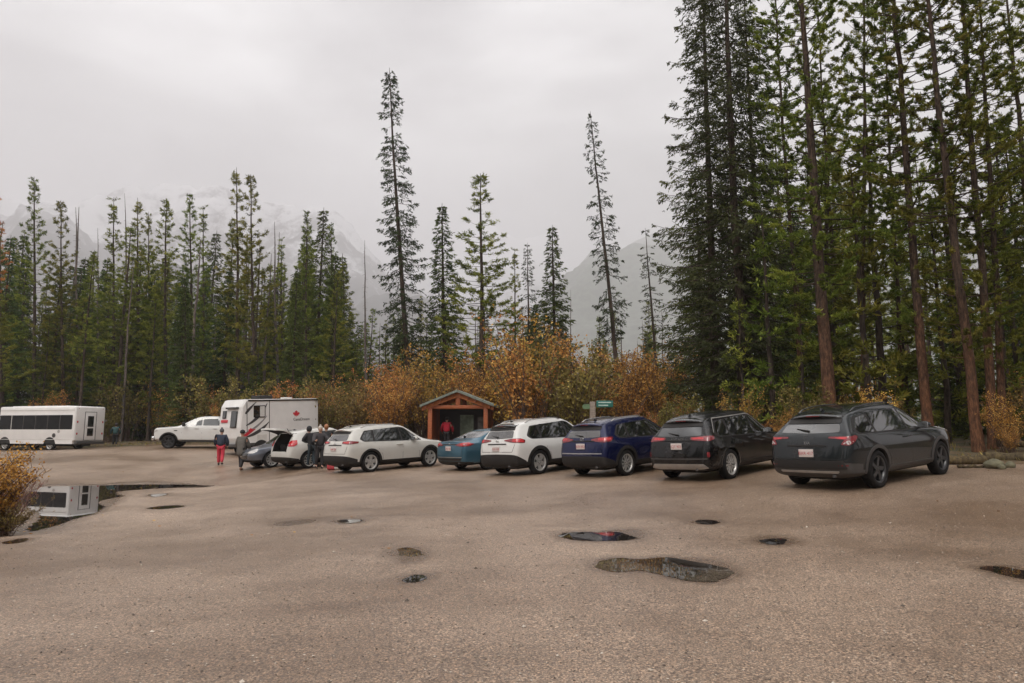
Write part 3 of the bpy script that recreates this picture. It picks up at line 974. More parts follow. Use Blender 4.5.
def build_suv(name, label, S, paint):
    t = thing(name, label, S.get('cat', 'car'), group='cars parked along the trees')
    W, xr, xf, wb, H, Rw = S['W'], S['xr'], S['xf'], S['wb'], S['H'], S['R']
    shell = car_shell(S)
    bm0 = bmesh.new(); bm0.from_mesh(shell)
    bvh = BVHTree.FromBMesh(bm0); bm0.free()
    cutters = []
    ra = Rw + .055
    for sx in (-1, 1):
        for sy in (-1, 1):
            c = MB()
            c.lathe([(0, .36 * sy), (ra, .36 * sy), (ra, 1.3 * sy), (0, 1.3 * sy)], 48, M=Matrix.Translation((sx * wb / 2, 0, Rw)), smooth=False)
            cx = sx * wb / 2
            cutters.append((c.mesh('c', M['under']), (lambda ctr, nn, cx=cx: math.hypot(ctr.x - cx, ctr.z - Rw) < ra + .004 and abs(ctr.y) > .3 and (abs(nn.y) < .3 or abs(ctr.y) < .38))))
    if S.get('open_hatch'):
        c = MB(); bz = S['bz_r']
        c.box(xr - .4, xr + 1.3, -.56, .56, .72, bz + .02)
        cm = c.mesh('c', M['under'])
        cutters.append((cm, lambda ctr, nn: abs(ctr.y) < .562 and .715 < ctr.z < bz + .03 and ctr.x < xr + 1.31 and (abs(ctr.y) > .555 or ctr.z < .725 or ctr.x > xr + 1.29)))
        c = MB(); c.prism([(-.56, bz + .019), (.56, bz + .019), (.5, H - .2), (-.5, H - .2)], xr - .4, xr + 1.1, 'x')
        cutters.append((c.mesh('c', M['under']), lambda ctr, nn: abs(ctr.y) < .57 and bz < ctr.z < H - .19 and ctr.x < xr + 1.11 and (ctr.x > xr + 1.09 or ctr.z > H - .205 or (abs(nn.y) > .8 and ctr.y * nn.y < 0))))
    body_me = cut(shell, cutters, [paint, M['under']])
    # split off the unpainted lower cladding at its upper edge
    bm = bmesh.new(); bm.from_mesh(body_me)
    zc_s = S.get('clad_z', .42)
    if zc_s:
        bmesh.ops.bisect_plane(bm, geom=bm.verts[:] + bm.edges[:] + bm.faces[:], plane_co=(0, 0, zc_s), plane_no=(0, 0, 1), dist=1e-5)
        zr_ = S.get('clad_rear', .62)
        if zr_ > zc_s:
            bmesh.ops.bisect_plane(bm, geom=[g for g in bm.verts[:] + bm.edges[:] + bm.faces[:] if (g.co if hasattr(g, 'co') else (g.calc_center_median() if hasattr(g, 'calc_center_median') else (g.verts[0].co + g.verts[1].co) / 2)).x < xr + .45],
                                   plane_co=(xr, 0, zr_), plane_no=(S.get('clad_slope', .35), 0, 1), dist=1e-5)
        sl = S.get('clad_slope', .35)
        low = [f for f in bm.faces if f.material_index == 0 and (f.calc_center_median().z < zc_s or
               (zr_ > zc_s and f.calc_center_median().x < xr + .44 and f.calc_center_median().z + sl * (f.calc_center_median().x - xr) < zr_))]
        ret = bmesh.ops.duplicate(bm, geom=low)
        b2 = bmesh.new()
        vm = {}
        for f in ret['geom']:
            if isinstance(f, bmesh.types.BMFace):
                vs = []
                for v in f.verts:
                    if v.index not in vm or True:
                        key = (round(v.co.x, 5), round(v.co.y, 5), round(v.co.z, 5))
                        if key not in vm: vm[key] = b2.verts.new(v.co)
                        vs.append(vm[key])
                try:
                    nf = b2.faces.new(vs); nf.smooth = True
                except ValueError: pass
        dup = [g for g in ret['geom'] if isinstance(g, bmesh.types.BMFace)]
        bmesh.ops.delete(bm, geom=dup + low, context='FACES')
        cme = bpy.data.meshes.new('cladding'); b2.to_mesh(cme); b2.free()
        cme.materials.append(M[S.get('clad_mat', 'black_plastic')])
        link(bpy.data.objects.new('lower_cladding', cme), t)
    bm.to_mesh(body_me); bm.free()
    body = link(bpy.data.objects.new('body', body_me), t)
    am = M[S.get('arch_mat', 'black_plastic')]
    trim = M['black_plastic']
    yt = S.get('yt', .72)
    gm = M['glass']
    # side windows and pillars
    bzr = lambda x: interp(S['belt'], x) + .035
    top = H - .155; rdp = S.get('rdrop', .0 if S.get('sedan') else .04)
    gl = S.get('rake', .34)
    x_a0 = xf - 1.38; x_a1 = xf - 2.05       # foot and head of the windscreen pillar
    xc = S.get('x_c', xr + .62)              # rear end of the side glass
    mid = S.get('x_b', .05)
    xd = S.get('x_d', xr + 1.18)
    for sy in (-1, 1):
        sm = side_map(sy)
        surround = rpoly([(xc - .06, bzr(xc) + .07), (xc + .22, top - .02 - rdp), (mid, top + .035), (x_a1 + .03, top + .0), (x_a0 + .07, bzr(x_a0) - .012), (mid, bzr(mid) - .025), (xc + .1, bzr(xc) - .025)], .06)
        panel('window_surround', bvh, surround, sm, M['black_plastic'], t, off=.003)
        if xd - xc > .34:
            panel('quarter_window', bvh, rpoly([(xc + .05, bzr(xc) + .10), (xc + .25, top - .06 - rdp), (xd - .07, top - .03 - rdp * .5), (xd - .07, bzr(xd)), (xc + .12, bzr(xc))], .04), sm, gm, t, off=.006)
        panel('door_window', bvh, rpoly([(xd, bzr(xd)), (xd + .04, top - .015 - rdp * .4), (mid - .04, top + .008), (mid - .03, bzr(mid))], .03), sm, gm, t, off=.006)
        panel('door_window', bvh, rpoly([(mid + .04, bzr(mid)), (mid + .03, top + .008), (x_a1 + .0, top - .03), (x_a0 - .02, bzr(x_a0) + .012)], .03), sm, gm, t, off=.006)
        if S.get('bright_trim'):
            z0 = [(x, bzr(x) - .028) for x in np.linspace(xc + .1, x_a0, 8)]
            panel('window_trim', bvh, z0 + [(a, b_ - .014) for a, b_ in z0[::-1]], sm, M['silver'], t, off=.008)
        if S.get('dlo_trim'):
            up = [(xc - .03, bzr(xc) + .1), (xc + .24, top - .005), (mid, top + .045), (x_a1, top + .01), (x_a0 + .06, bzr(x_a0))]
            dn = [(a, b_ - .02) for a, b_ in up[::-1]]
            panel('window_trim', bvh, up + dn, sm, M['silver'], t, off=.009)
        # wheel arches with a sill strip
        for sx in (-1, 1):
            cx = sx * wb / 2
            r0, r1 = Rw + .05, Rw + S.get('arch_w', .115)
            a0 = -math.degrees(math.asin(min(.9, (Rw - .30) / r1)))
            ring = arc(cx, Rw, r1, a0 + 2, 178 - a0, 28) + arc(cx, Rw, r0, 178 - a0, a0 + 2, 28)
            panel('wheel_arch', bvh, ring, sm, am, t, off=.014, thick=.05, res=.05)
        x1 = wb / 2 - Rw - .1
        panel('sill', bvh, rpoly([(-x1, .28), (x1, .28), (x1, S.get('sill_top', .40)), (-x1, S.get('sill_top', .40) + .01)], .02), sm, M[S.get('clad_mat', 'black_plastic')], t, off=.012, thick=.03)
        # door gaps
        for xg, zt_ in ((mid, top), (xd - .03, bzr(xd))):
            pts = [(xg, .42), (xg - (.0 if xg > -.3 else .0), bzr(xg) - .04)]
            if xg < -.3:
                pts = [(-wb / 2 + Rw + .18, .42), (-wb / 2 + Rw + .13, .62), (xd - .02, bzr(xd) - .06)]
            w_ = .009
            panel('door_gap', bvh, [(a - w_ / 2, b_) for a, b_ in pts] + [(a + w_ / 2, b_) for a, b_ in pts[::-1]], sm, M['seam'], t, off=.0015, thick=.003, res=.2)
        xq = wb / 2 - Rw - .16
        panel('door_gap', bvh, [(xq - .004, .42), (xq - .05, .9), (xq - .041, .9), (xq + .005, .42)], sm, M['seam'], t, off=.0015, thick=.003, res=.2)
        # handles
        for xh in (mid - .28 + .08, x_a0 - .62 - .35):
            xh = min(xh, xf) if xh > 0 else xh
            h = bvh.ray_cast(Vector((xh, sy * 2, .93)), Vector((0, -sy, 0)))[0]
            hz = S.get('handle_z', .94)
            h = bvh.ray_cast(Vector((xh, sy * 2, hz)), Vector((0, -sy, 0)))[0]
            MB().tube([(xh - .09, h.y + sy * .002, hz - .004), (xh - .07, h.y + sy * .035, hz), (xh + .07, h.y + sy * .035, hz + .004), (xh + .09, h.y + sy * .002, hz + .004)], [.011, .016, .016, .011], 8).build('door_handle', paint if not S.get('chrome_handle') else M['chrome'], t)
        mirror_part(t, S, paint, sy)
        # rear lamps
        wm = wrap_map(-1, W, sy, xr)
        for nm, pl, mm in S['lamps']:
            panel(nm, bvh, rpoly(pl, .02), wm, M[mm], t, off=.012 if mm != 'red_lens' else .015, res=.05)
        # front lamps
        fm = wrap_map(1, W, sy, xf)
        nz = S.get('nose', .9)
        panel('headlight', bvh, rpoly([(.42, nz - .12), (.5, nz - .02), (.95, nz + .03), (1.15, nz + .05), (1.0, nz - .08), (.7, nz - .14)], .02), fm, M['clear_lens'], t, off=.012, res=.05)
    # glass behind and in front, spoiler, grille
    rdq = rdp
    rz0, rz1 = S.get('rw', (S['bz_r'] + .06, H - .30 - rdq))
    rw = W / 2 * yt
    rm = rear_map()
    rearglass = rpoly([(-rw * 1.06, rz0), (-rw * .94, rz1), (rw * .94, rz1), (rw * 1.06, rz0), (0, rz0 - .02)], .05)
    if not S.get('open_hatch'):
        panel('rear_window', bvh, rearglass, rm, M[S.get('rg', 'glass_pale')], t, off=.006)
        if not S.get('sedan'): panel('overhang_shade', bvh, rpoly([(-rw * .97, H - .285 - rdq), (-rw * .93, H - .185 - rdq), (rw * .93, H - .185 - rdq), (rw * .97, H - .285 - rdq)], .03), rm, M['black_plastic'], t, off=.01)  # black strip painted in as the shade under the spoiler overhang
        wz = rz0 + .03
        o = bvh.ray_cast(Vector((-4, 0, wz)), Vector((1, 0, 0)))[0]
        o2 = bvh.ray_cast(Vector((-4, .3, wz + .05)), Vector((1, 0, 0)))[0]
        MB().tube([o + Vector((-.03, 0, 0)), o.lerp(o2, .5) + Vector((-.035, 0, 0)), o2 + Vector((-.02, 0, 0))], [.022, .012, .006], 6).build('rear_wiper', M['black_plastic'], t)
    panel('windscreen', bvh, rpoly([(-rw * 1.1, S.get('hood', 1.02) + .06), (-rw * .96, H - .16), (rw * .96, H - .16), (rw * 1.1, S.get('hood', 1.02) + .06)], .05), front_map(), gm, t, off=.006)
    nz = S.get('nose', .9)
    g = panel('grille', bvh, rpoly([(-.42, nz - .36), (-.5, nz - .08), (.5, nz - .08), (.42, nz - .36)], .03), front_map(), M['gloss_black'], t, off=.01)
    if not S.get('open_hatch'):
        for sy in (-1, 1):
            ln = [(sy * W * .365, S.get('clad_rear', .6) + .07), (sy * W * .40, S['bz_r'] - .16), (sy * W * .385, S['bz_r'] + .01)]
            panel('tailgate_gap', bvh, [(a - .006, b_) for a, b_ in ln] + [(a + .006, b_) for a, b_ in ln[::-1]], rm, M['seam'], t, off=.003, thick=.004, res=.1)
        zt_ = S.get('clad_rear', .6) + .07
        panel('tailgate_gap', bvh, [(-W * .365, zt_ - .006), (-W * .365, zt_ + .006), (W * .365, zt_ + .006), (W * .365, zt_ - .006)], rm, M['seam'], t, off=.003, thick=.004, res=.1)
        # pressed number plate hollow with a lip above
        panel('tailgate_lip', bvh, [(-.42, S.get('plate_z', .85) + .125), (-.4, S.get('plate_z', .85) + .15), (.4, S.get('plate_z', .85) + .15), (.42, S.get('plate_z', .85) + .125)], rm, M['silver'] if S.get('chrome_lip') else M['black_plastic'], t, off=.02, thick=.02, res=.1)
    # spoiler: a tapered lip overhanging the rear glass
    sp = MB()
    ys = np.linspace(-1, 1, 13)
    prof = lambda y: [(xr + gl + .16, H - .085 - .05 * y * y), (xr + gl - .10 + .10 * y * y, H - .135 - .05 * y * y), (xr + gl - .11 + .1 * y * y, H - .165 - .05 * y * y), (xr + gl + .04, H - .2 - .04 * y * y), (xr + gl + .18, H - .13 - .05 * y * y)]
    vs, fs = [], []
    for y in ys:
        for (a, c) in prof(y): vs.append((a, y * rw * .93, c + .018 - rdq))
    n = 5
    for i in range(len(ys) - 1):
        for k in range(n):
            fs.append((i * n + k, i * n + (k + 1) % n, (i + 1) * n + (k + 1) % n, (i + 1) * n + k))
    sp.add(vs, fs, 0, True); sp.add(vs[:n], [tuple(range(n))]); sp.add(vs[-n:], [tuple(range(n))])
    if not S.get('open_hatch'):
        sp.build('spoiler', M[S.get('spoiler_mat', 'gloss_black')] if S.get('spoiler_mat') != 'paint' else paint, t)
        MB().box(xr + gl - .115, xr + gl - .095, -.14, .14, H - .146 - rdq, H - .132 - rdq).build('brake_light', M['dark_red_lens'], t)
    # roof rails and aerial
    if S.get('rails', True):
        for sy in (-1, 1):
            pts = []
            for x in np.linspace(xr + .75, xf - 2.3, 10):
                h = bvh.ray_cast(Vector((x, sy * rw * .93, 3)), Vector((0, 0, -1)))[0]
                e = .0 if x in (xr + .75, xf - 2.3) else .045
                pts.append(Vector((x, h.y, h.z + e)))
            MB().tube(pts, .016, 6).build('roof_rail', M[S.get('rail_mat', 'gloss_black')], t)
    h = bvh.ray_cast(Vector((xr + .75, 0, 3)), Vector((0, 0, -1)))[0]
    MB().prism([(h.x - .09, h.z - .01), (h.x - .07, h.z + .055), (h.x + .09, h.z - .01)], -.014, .014, 'y').build('aerial', M['gloss_black'], t)
    if S.get('sunroof'):
        panel('sunroof', bvh, rpoly([(-1.2, -.47), (.55, -.47), (.55, .47), (-1.2, .47)], .05), top_map(), M['gloss_black'], t, off=.004, res=.12)
    # number plate
    if S.get('plate_z'):
        pz = S['plate_z']; py_ = S.get('plate_y', 0)
        o = bvh.ray_cast(Vector((-4, py_, pz)), Vector((1, 0, 0)))[0]
        o = Vector((o.x, py_, pz))
        panel('plate_recess', bvh, rpoly([(py_ - .28, pz - .1), (py_ - .25, pz + .11), (py_ + .25, pz + .11), (py_ + .28, pz - .1)], .02), rm, paint, t, off=.005)
        pl = MB(); pl.box(o.x - .035, o.x - .012, py_ - .152, py_ + .152, pz - .076, pz + .076, b=.004)
        plo = pl.build('licence_plate', M['plate'], t)
        tx = text_mesh(S.get('plate', 'CKF 284'), .085, M['plate_red'], .001)
        to = link(bpy.data.objects.new('plate_number', tx), plo)
        to.matrix_local = Matrix.Translation((o.x - .0365, py_, pz - .004)) @ Matrix.Rotation(-PI / 2, 4, 'Z') @ Matrix.Rotation(PI / 2, 4, 'X')
    for nm, pl, mm in S.get('rear_panels', []):
        panel(nm, bvh, pl, rm, M[mm] if mm != 'paint' else paint, t, off=.013, thick=.03)
    if S.get('badge_text'):
        s, size, y, z = S['badge_text']
        o = bvh.ray_cast(Vector((-4, y, z)), Vector((1, 0, 0)))
        tx = text_mesh(s, size, M['chrome'], .003)
        to = link(bpy.data.objects.new('tailgate_lettering', tx), t)
        to.matrix_local = Matrix.Translation((o[0].x - .008, y, z)) @ Matrix.Rotation(-PI / 2, 4, 'Z') @ Matrix.Rotation(PI / 2 - .1, 4, 'X')
    if S.get('emblem_z'):
        z = S['emblem_z']
        o = bvh.ray_cast(Vector((-4, 0, z)), Vector((1, 0, 0)))[0]
        e = MB()
        pts = [(o.x - .008, .065 * math.cos(a), z + .042 * math.sin(a)) for a in np.linspace(0, 2 * PI, 21)]
        e.tube(pts, .006, 6, caps=False)
        if S.get('emblem') == 'ovals':
            pts = [(o.x - .009, .024 * math.cos(a), z + .04 * math.sin(a)) for a in np.linspace(0, 2 * PI, 17)]
            e.tube(pts, .005, 5, caps=False)
            pts = [(o.x - .009, .055 * math.cos(a), z + .022 + .018 * math.sin(a)) for a in np.linspace(0, 2 * PI, 17)]
            e.tube(pts, .005, 5, caps=False)
        elif S.get('emblem') == 'fill':
            e.prism([(.06 * math.cos(a), z + .038 * math.sin(a)) for a in np.linspace(0, 2 * PI, 20)[:-1]], o.x - .009, o.x - .003, 'x')
        else:
            e.tube([(o.x - .01, -.09, z), (o.x - .01, .09, z)], .008, 5)
        e.build('emblem', M['chrome'], t)
    # exhausts, floor shadow pan, hub struts
    ex = MB(); ex.tube([(xr + .02, -.5, .3), (xr + .5, -.5, .3)], .03, 10)
    ex.build('exhaust_pipe', M['grey_plastic'], t)
    MB().tube([(-wb / 2, -W / 2 + .2, Rw), (-wb / 2, W / 2 - .2, Rw)], .045, 8).tube([(wb / 2, -W / 2 + .2, Rw), (wb / 2, W / 2 - .2, Rw)], .045, 8).box(xr + .35, xf - .5, -.55, .55, .2, .26).build('axle', M['under'], t)
    add_wheels(t, S)
    S['bvh'] = bvh
    return t, bvh


P_ = {}
P_['graphite'] = car_paint('graphite_paint', (.012, .015, .017), .25, .2)
P_['black'] = car_paint('black_paint', (.004, .004, .0045), .0, .3)
P_['blue'] = car_paint('deep_blue_paint', (.004, .0075, .045), .35, .25)
P_['white'] = car_paint('white_paint', (.58, .57, .55), .0, .35)
P_['pearl'] = car_paint('pearl_paint', (.50, .485, .45), .0, .35)
P_['teal'] = car_paint('teal_blue_paint', (.04, .105, .15), .4, .3)
P_['slate'] = car_paint('slate_paint', (.13, .14, .165), .5, .3)

# 1 grey crossover at the right end
S = suv_spec(W=1.865, H=1.655, wb=2.755, ro=.98, fo=.925, R=.365, bz_r=1.07, bz_f=1.01, rake=.44, rdrop=.07, hood=1.10, nose=1.0,
             clad_z=.40, clad_rear=.56, clad_slope=.1, clad_mat='grey_plastic', arch_mat='grey_plastic', arch_w=.12,
             sunroof=True, rail_mat='gloss_black', spokes=5, spoke_style='blade', wheel_key='dark', plate_z=.74, plate='BXR 417',
             lamps=[('taillight', [(.42, 1.02), (.44, 1.05), (.92, 1.05), (1.02, 1.07), (1.12, 1.04), (.98, .95), (.84, .88), (.70, .9), (.78, .99)], 'dark_red_lens'),
                    ('taillight_lens', [(.56, 1.035), (.86, 1.035), (.8, 1.0), (.62, 1.01)], 'red_lens'),
                    ('reversing_light', [(.74, .915), (.85, .90), (.95, .96), (.84, .975)], 'clear_lens'),
                    ('bumper_reflector', [(.62, .5), (.62, .52), (.8, .52), (.8, .5)], 'dark_red_lens')],
             rear_panels=[('bumper_insert', rpoly([(-.78, .44), (-.72, .6), (.72, .6), (.78, .44)], .03), 'black_plastic'),
                          ('diffuser_trim', rpoly([(-.6, .36), (-.62, .40), (.62, .40), (.6, .36)], .02), 'silver')],
             badge_text=('KIA', .08, 0, .93), rg='glass_pale')
S['dlo_trim'] = False
S['x_c'] = S['xr'] + .40; S['x_d'] = S['xr'] + 1.12
t, _ = build_suv('parked_crossover', 'dark grey crossover with black wheels and panoramic roof, nearest of the parked row', S, P_['graphite'])
align_vehicle(t, S, 877, 486.5, 51, R(35.5))

# 2 black crossover
S = suv_spec(W=1.88, H=1.66, wb=2.71, ro=.95, fo=.93, R=.36, bz_r=1.04, bz_f=.95, rake=.40, rdrop=.06, hood=1.02, nose=.9,
             clad_z=.34, clad_rear=.36, clad_mat='black_plastic', arch_mat='gloss_black', arch_w=.09, dlo_trim=True, rails=False, sunroof=True,
             spokes=6, spoke_style='split', wheel_key='alloy', plate_z=.86, plate='CJT 903',
             lamps=[('taillight', [(.36, 1.0), (.36, 1.07), (.9, 1.09), (1.12, 1.08), (1.1, 1.01), (.86, .97)], 'dark_red_lens'),
                    ('taillight_lens', [(.4, 1.02), (.4, 1.055), (.76, 1.06), (.76, 1.015)], 'red_lens'),
                    ('bumper_reflector', [(.80, .60), (.80, .72), (.86, .72), (.86, .6)], 'dark_red_lens')],
             rear_panels=[('skid_plate', rpoly([(-.8, .34), (-.7, .44), (.7, .44), (.8, .34), (.62, .31), (-.62, .31)], .03), 'silver'),
                          ('bumper_trim', rpoly([(-.8, .55), (-.8, .575), (.8, .575), (.8, .55)], .01), 'grey_plastic')],
             badge_text=('E S C A P E', .075, 0, 1.035), rg='glass')
S['x_c'] = S['xr'] + .48; S['x_d'] = S['xr'] + 1.15
t, _ = build_suv('parked_crossover', 'glossy black crossover with silver window trim beside the dark grey one', S, P_['black'])
align_vehicle(t, S, 730, 480, 41, R(43))

# 3 blue crossover
S = suv_spec(W=1.825, H=1.63, wb=2.64, ro=.93, fo=.89, R=.35, bz_r=1.05, bz_f=.96, rake=.33, hood=1.03, nose=.92,
             clad_z=.40, clad_rear=.60, clad_slope=.35, arch_w=.14, spokes=5, spoke_style='split', wheel_key='alloy', rail_mat='silver', plate_z=.87, plate='BZN 652', spoiler_mat='paint',
             lamps=[('taillight', [(.34, 1.03), (.34, 1.06), (.62, 1.1), (.95, 1.11), (1.2, 1.10), (1.08, .99), (.8, .97), (.5, .99)], 'dark_red_lens'),
                    ('taillight_lens', [(.58, 1.03), (.6, 1.085), (1.1, 1.085), (1.04, 1.01)], 'red_lens')],
             rear_panels=[('bumper_trim', rpoly([(-.72, .66), (-.72, .685), (.72, .685), (.72, .66)], .01), 'silver')],
             emblem_z=1.06, emblem='ovals', rg='glass_pale')
t, _ = build_suv('parked_crossover', 'deep blue crossover between the black one and the white one', S, P_['blue'])
align_vehicle(t, S, 626, 476, 36, R(43))

# 4 white boxy crossover
S = suv_spec(W=1.855, H=1.69, wb=2.69, ro=.98, fo=.93, R=.36, bz_r=1.08, bz_f=.99, rake=.35, hood=1.06, nose=.94,
             clad_z=.42, clad_rear=.66, clad_slope=.5, arch_w=.15, spokes=5, spoke_style='straight', wheel_key='alloy', rail_mat='silver', spoiler_mat='gloss_black', recess_mat='paint',
             plate_z=.83, plate='CLH 118',
             lamps=[('taillight', [(.3, 1.06), (.3, 1.085), (.55, 1.12), (1.0, 1.12), (1.2, 1.07), (1.16, .98), (.8, 1.0), (.55, 1.02)], 'dark_red_lens'),
                    ('taillight_lens', [(.68, 1.025), (.68, 1.105), (1.1, 1.10), (1.13, .995)], 'red_lens')],
             emblem_z=1.04, emblem='ovals', rg='glass_pale')
t, _ = build_suv('parked_crossover', 'white crossover with black wheel arches, left of the deep blue one', S, P_['white'])
align_vehicle(t, S, 539, 473, 32.8, R(43))

# 5 pearl white crossover seen almost side on
S = suv_spec(W=1.84, H=1.69, wb=2.705, ro=.98, fo=.96, R=.36, bz_r=1.09, bz_f=1.0, rake=.38, hood=1.07, nose=.95,
             clad_z=.40, clad_rear=.62, clad_slope=.3, arch_w=.12, spokes=5, spoke_style='straight', wheel_key='alloy', rail_mat='silver', spoiler_mat='paint', recess_mat='paint',
             plate_z=.85, plate='BWK 530',
             lamps=[('taillight', [(.42, 1.04), (.42, 1.12), (.9, 1.14), (1.26, 1.1), (1.22, 1.05), (.8, 1.02)], 'dark_red_lens'),
                    ('taillight_lens', [(.5, 1.06), (.5, 1.1), (.86, 1.11), (.82, 1.05)], 'red_lens')],
             emblem_z=1.02, emblem='bar', rg='glass_pale')
t, _ = build_suv('parked_crossover', 'pearl white crossover with closed tailgate, left of the teal sedan', S, P_['pearl'])
align_vehicle(t, S, 370, 470.5, 28, R(46))

# 6 white hatch with its tailgate up
S = suv_spec(W=1.80, H=1.62, wb=2.6, ro=.88, fo=.88, R=.34, bz_r=1.02, bz_f=.95, rake=.34, hood=1.0, nose=.88, open_hatch=True,
             clad_z=.38, clad_rear=.5, clad_slope=.2, arch_w=.08, spokes=5, spoke_style='split', wheel_key='alloy', rails=False,
             lamps=[('taillight', [(.62, .92), (.62, 1.08), (.78, 1.15), (1.14, 1.16), (1.1, 1.0), (.92, .92)], 'red_lens')])
t, bvh = build_suv('parked_hatchback', 'white hatchback with its tailgate raised, beside the people in black', S, P_['pearl'])
xr, H, W = S['xr'], S['H'], S['W']
rw = W / 2 * .72
# tailgate: the rear panel swung up about its top edge
piv = Vector((xr + .36, 0, H - .13))
Mx = Matrix.Translation(piv) @ Matrix.Rotation(R(78), 4, 'Y') @ Matrix.Translation(-piv)
gate = MB()
mb = patch(bvh, rpoly([(-.60, .70), (-.66, 1.02), (-.55, H - .17), (.55, H - .17), (.66, 1.02), (.60, .70)], .06), rear_map(), off=.0, thick=.07)
mb2 = patch(bvh, rpoly([(-.60, .70), (-.66, 1.02), (-.55, H - .17), (.55, H - .17), (.66, 1.02), (.60, .70)], .06), rear_map(), off=-.07, thick=.0)
gate.add([Mx @ Vector(v) for v in mb.v], mb.f, 0, True)
go = gate.build('tailgate', P_['pearl'], t)
gi = MB(); gi.add([Mx @ Vector(v) for v in mb2.v], mb2.f, 0, True); gi.build('lining', M['black_plastic'], go)
mb = patch(bvh, rpoly([(-.57, 1.1), (-.5, H - .22), (.5, H - .22), (.57, 1.1)], .05), rear_map(), off=.006, thick=.09)
gl_ = MB(); gl_.add([Mx @ Vector(v) for v in mb.v], mb.f, 0, True); gl_.build('rear_window', M['glass'], go)
for sy in (-1, 1):
    MB().tube([(xr + .42, sy * .56, 1.15), (xr + .06, sy * .56, H + .02)], .012, 6).build('gas_strut', M['black_plastic'], t)
MB().box(xr + .35, xr + .85, -.45, -.1, .725, 1.0, b=.03).build('cargo_box', M['off_white'], t)
MB().box(xr + .3, xr + .8, .02, .46, .725, .98, b=.05).build('cargo_bag', M['black_plastic'], t)
align_vehicle(t, S, 308.5, 467, 24.6, R(47))

# 7 slate crossover facing the camera
S = suv_spec(W=1.8, H=1.56, wb=2.65, ro=.9, fo=.92, R=.34, bz_r=1.0, bz_f=.9, rake=.4, hood=.93, nose=.78,
             clad_z=.36, clad_rear=.4, arch_w=.06, spokes=10, spoke_style='straight', wheel_key='slate', rails=False,
             lamps=[('taillight', [(.5, .95), (.5, 1.05), (1.1, 1.07), (1.0, .95)], 'red_lens')], plate_z=.8)
t, _ = build_suv('parked_crossover', 'slate grey car parked nose out beside the white camper', S, P_['slate'])
align_vehicle(t, S, 271.5, 464, 23.4, R(222), 'FL')

# 8 teal sedan
wb, ro, fo, H = 2.7, 1.08, .92, 1.43
xr, xf = -wb / 2 - ro, wb / 2 + fo
S = dict(W=1.8, H=H, wb=wb, ro=ro, fo=fo, R=.325, xr=xr, xf=xf, zb=.2, bz_r=.98, bz_f=.88, hood=.9, nose=.76, yt=.69, rails=False,
         belt=[(xr, .96), (-.5, .93), (xf - 1.3, .88), (xf - .6, .82), (xf, .66)],
         rear_ring=[(.14, 0, .27), (.1, .76, .26), (.03, .85, .36), (-.01, .88, .55), (.02, .88, .78), (.05, .86, .93), (.09, .78, 1.0), (.08, .6, 1.03), (.06, 0, 1.045)],
         stations=[(xr + .14, xr + .18, 1.065, .78, 1.01), (xr + .42, xr + .48, 1.09, .78, 1.03), (xr + .62, xr + .66, 1.12, .76, 1.05), (xr + 1.15, xr + 1.35, 1.385, .66, 1.315),
                   (xr + 1.7, xr + 1.75, H - .01, .68, H - .085), (.1, .1, H, .69, H - .075), (xf - 2.2, xf - 2.2, H - .05, .68, H - .12), (xf - 1.8, xf - 1.82, H - .17, .7, H - .22),
                   (xf - 1.2, xf - 1.14, .93, .78, .9), (xf - .8, xf - .8, .9, .8, .87), (xf - .36, xf - .4, .82, .78, .79)],
         front_ring=[(.18, 0, .24), (.18, .66, .25), (.1, .76, .34), (.03, .8, .46), (.05, .8, .58), (.1, .77, .66), (.17, .68, .71), (.19, .5, .74), (.17, 0, .76)],
         clad_z=.27, clad_rear=.36, clad_slope=.1, arch_w=.055, arch_mat='black_plastic', sill_top=.33, handle_z=.84, spokes=5, spoke_style='split', wheel_key='alloy', plate_z=.80, plate='CRD 766',
         sedan=True, x_c=xr + 1.05, x_d=xr + 1.42, rake=.34, rw=(1.13, H - .1), mirror_z=.97, recess_mat='paint',
         lamps=[('taillight', [(.36, .9), (.36, .93), (.6, .99), (1.0, 1.0), (1.22, .93), (1.0, .87), (.7, .86)], 'dark_red_lens'),
                ('taillight_lens', [(.62, .91), (.62, .97), (1.0, .975), (1.12, .93), (.9, .895)], 'red_lens')],
         rear_panels=[('bumper_trim', rpoly([(-.62, .38), (-.66, .47), (.66, .47), (.62, .38)], .02), 'black_plastic'), ('trim_strip', rpoly([(-.7, .49), (-.7, .51), (.7, .51), (.7, .49)], .005), 'silver')],
         emblem_z=.93, emblem='ovals', taper_r=.06, taper_f=.13)
_sp = S.copy()
t, _ = build_suv('parked_sedan', 'teal blue sedan in front of the wooden kiosk', S, P_['teal'])
for c in list(t.children):
    if c.name.startswith(('spoiler', 'brake_light')): bpy.data.objects.remove(c)
align_vehicle(t, S, 488, 471, 28.6, R(41))

# ------------------------------------------------------------------ pickup truck
def side_panel(name, y, sgn, poly, m, parent, off=.006, th=.02):
    mb = MB(); a = y + sgn * off; mb.prism(poly, a, a - sgn * th, 'y')
    return mb.build(name, m, parent)


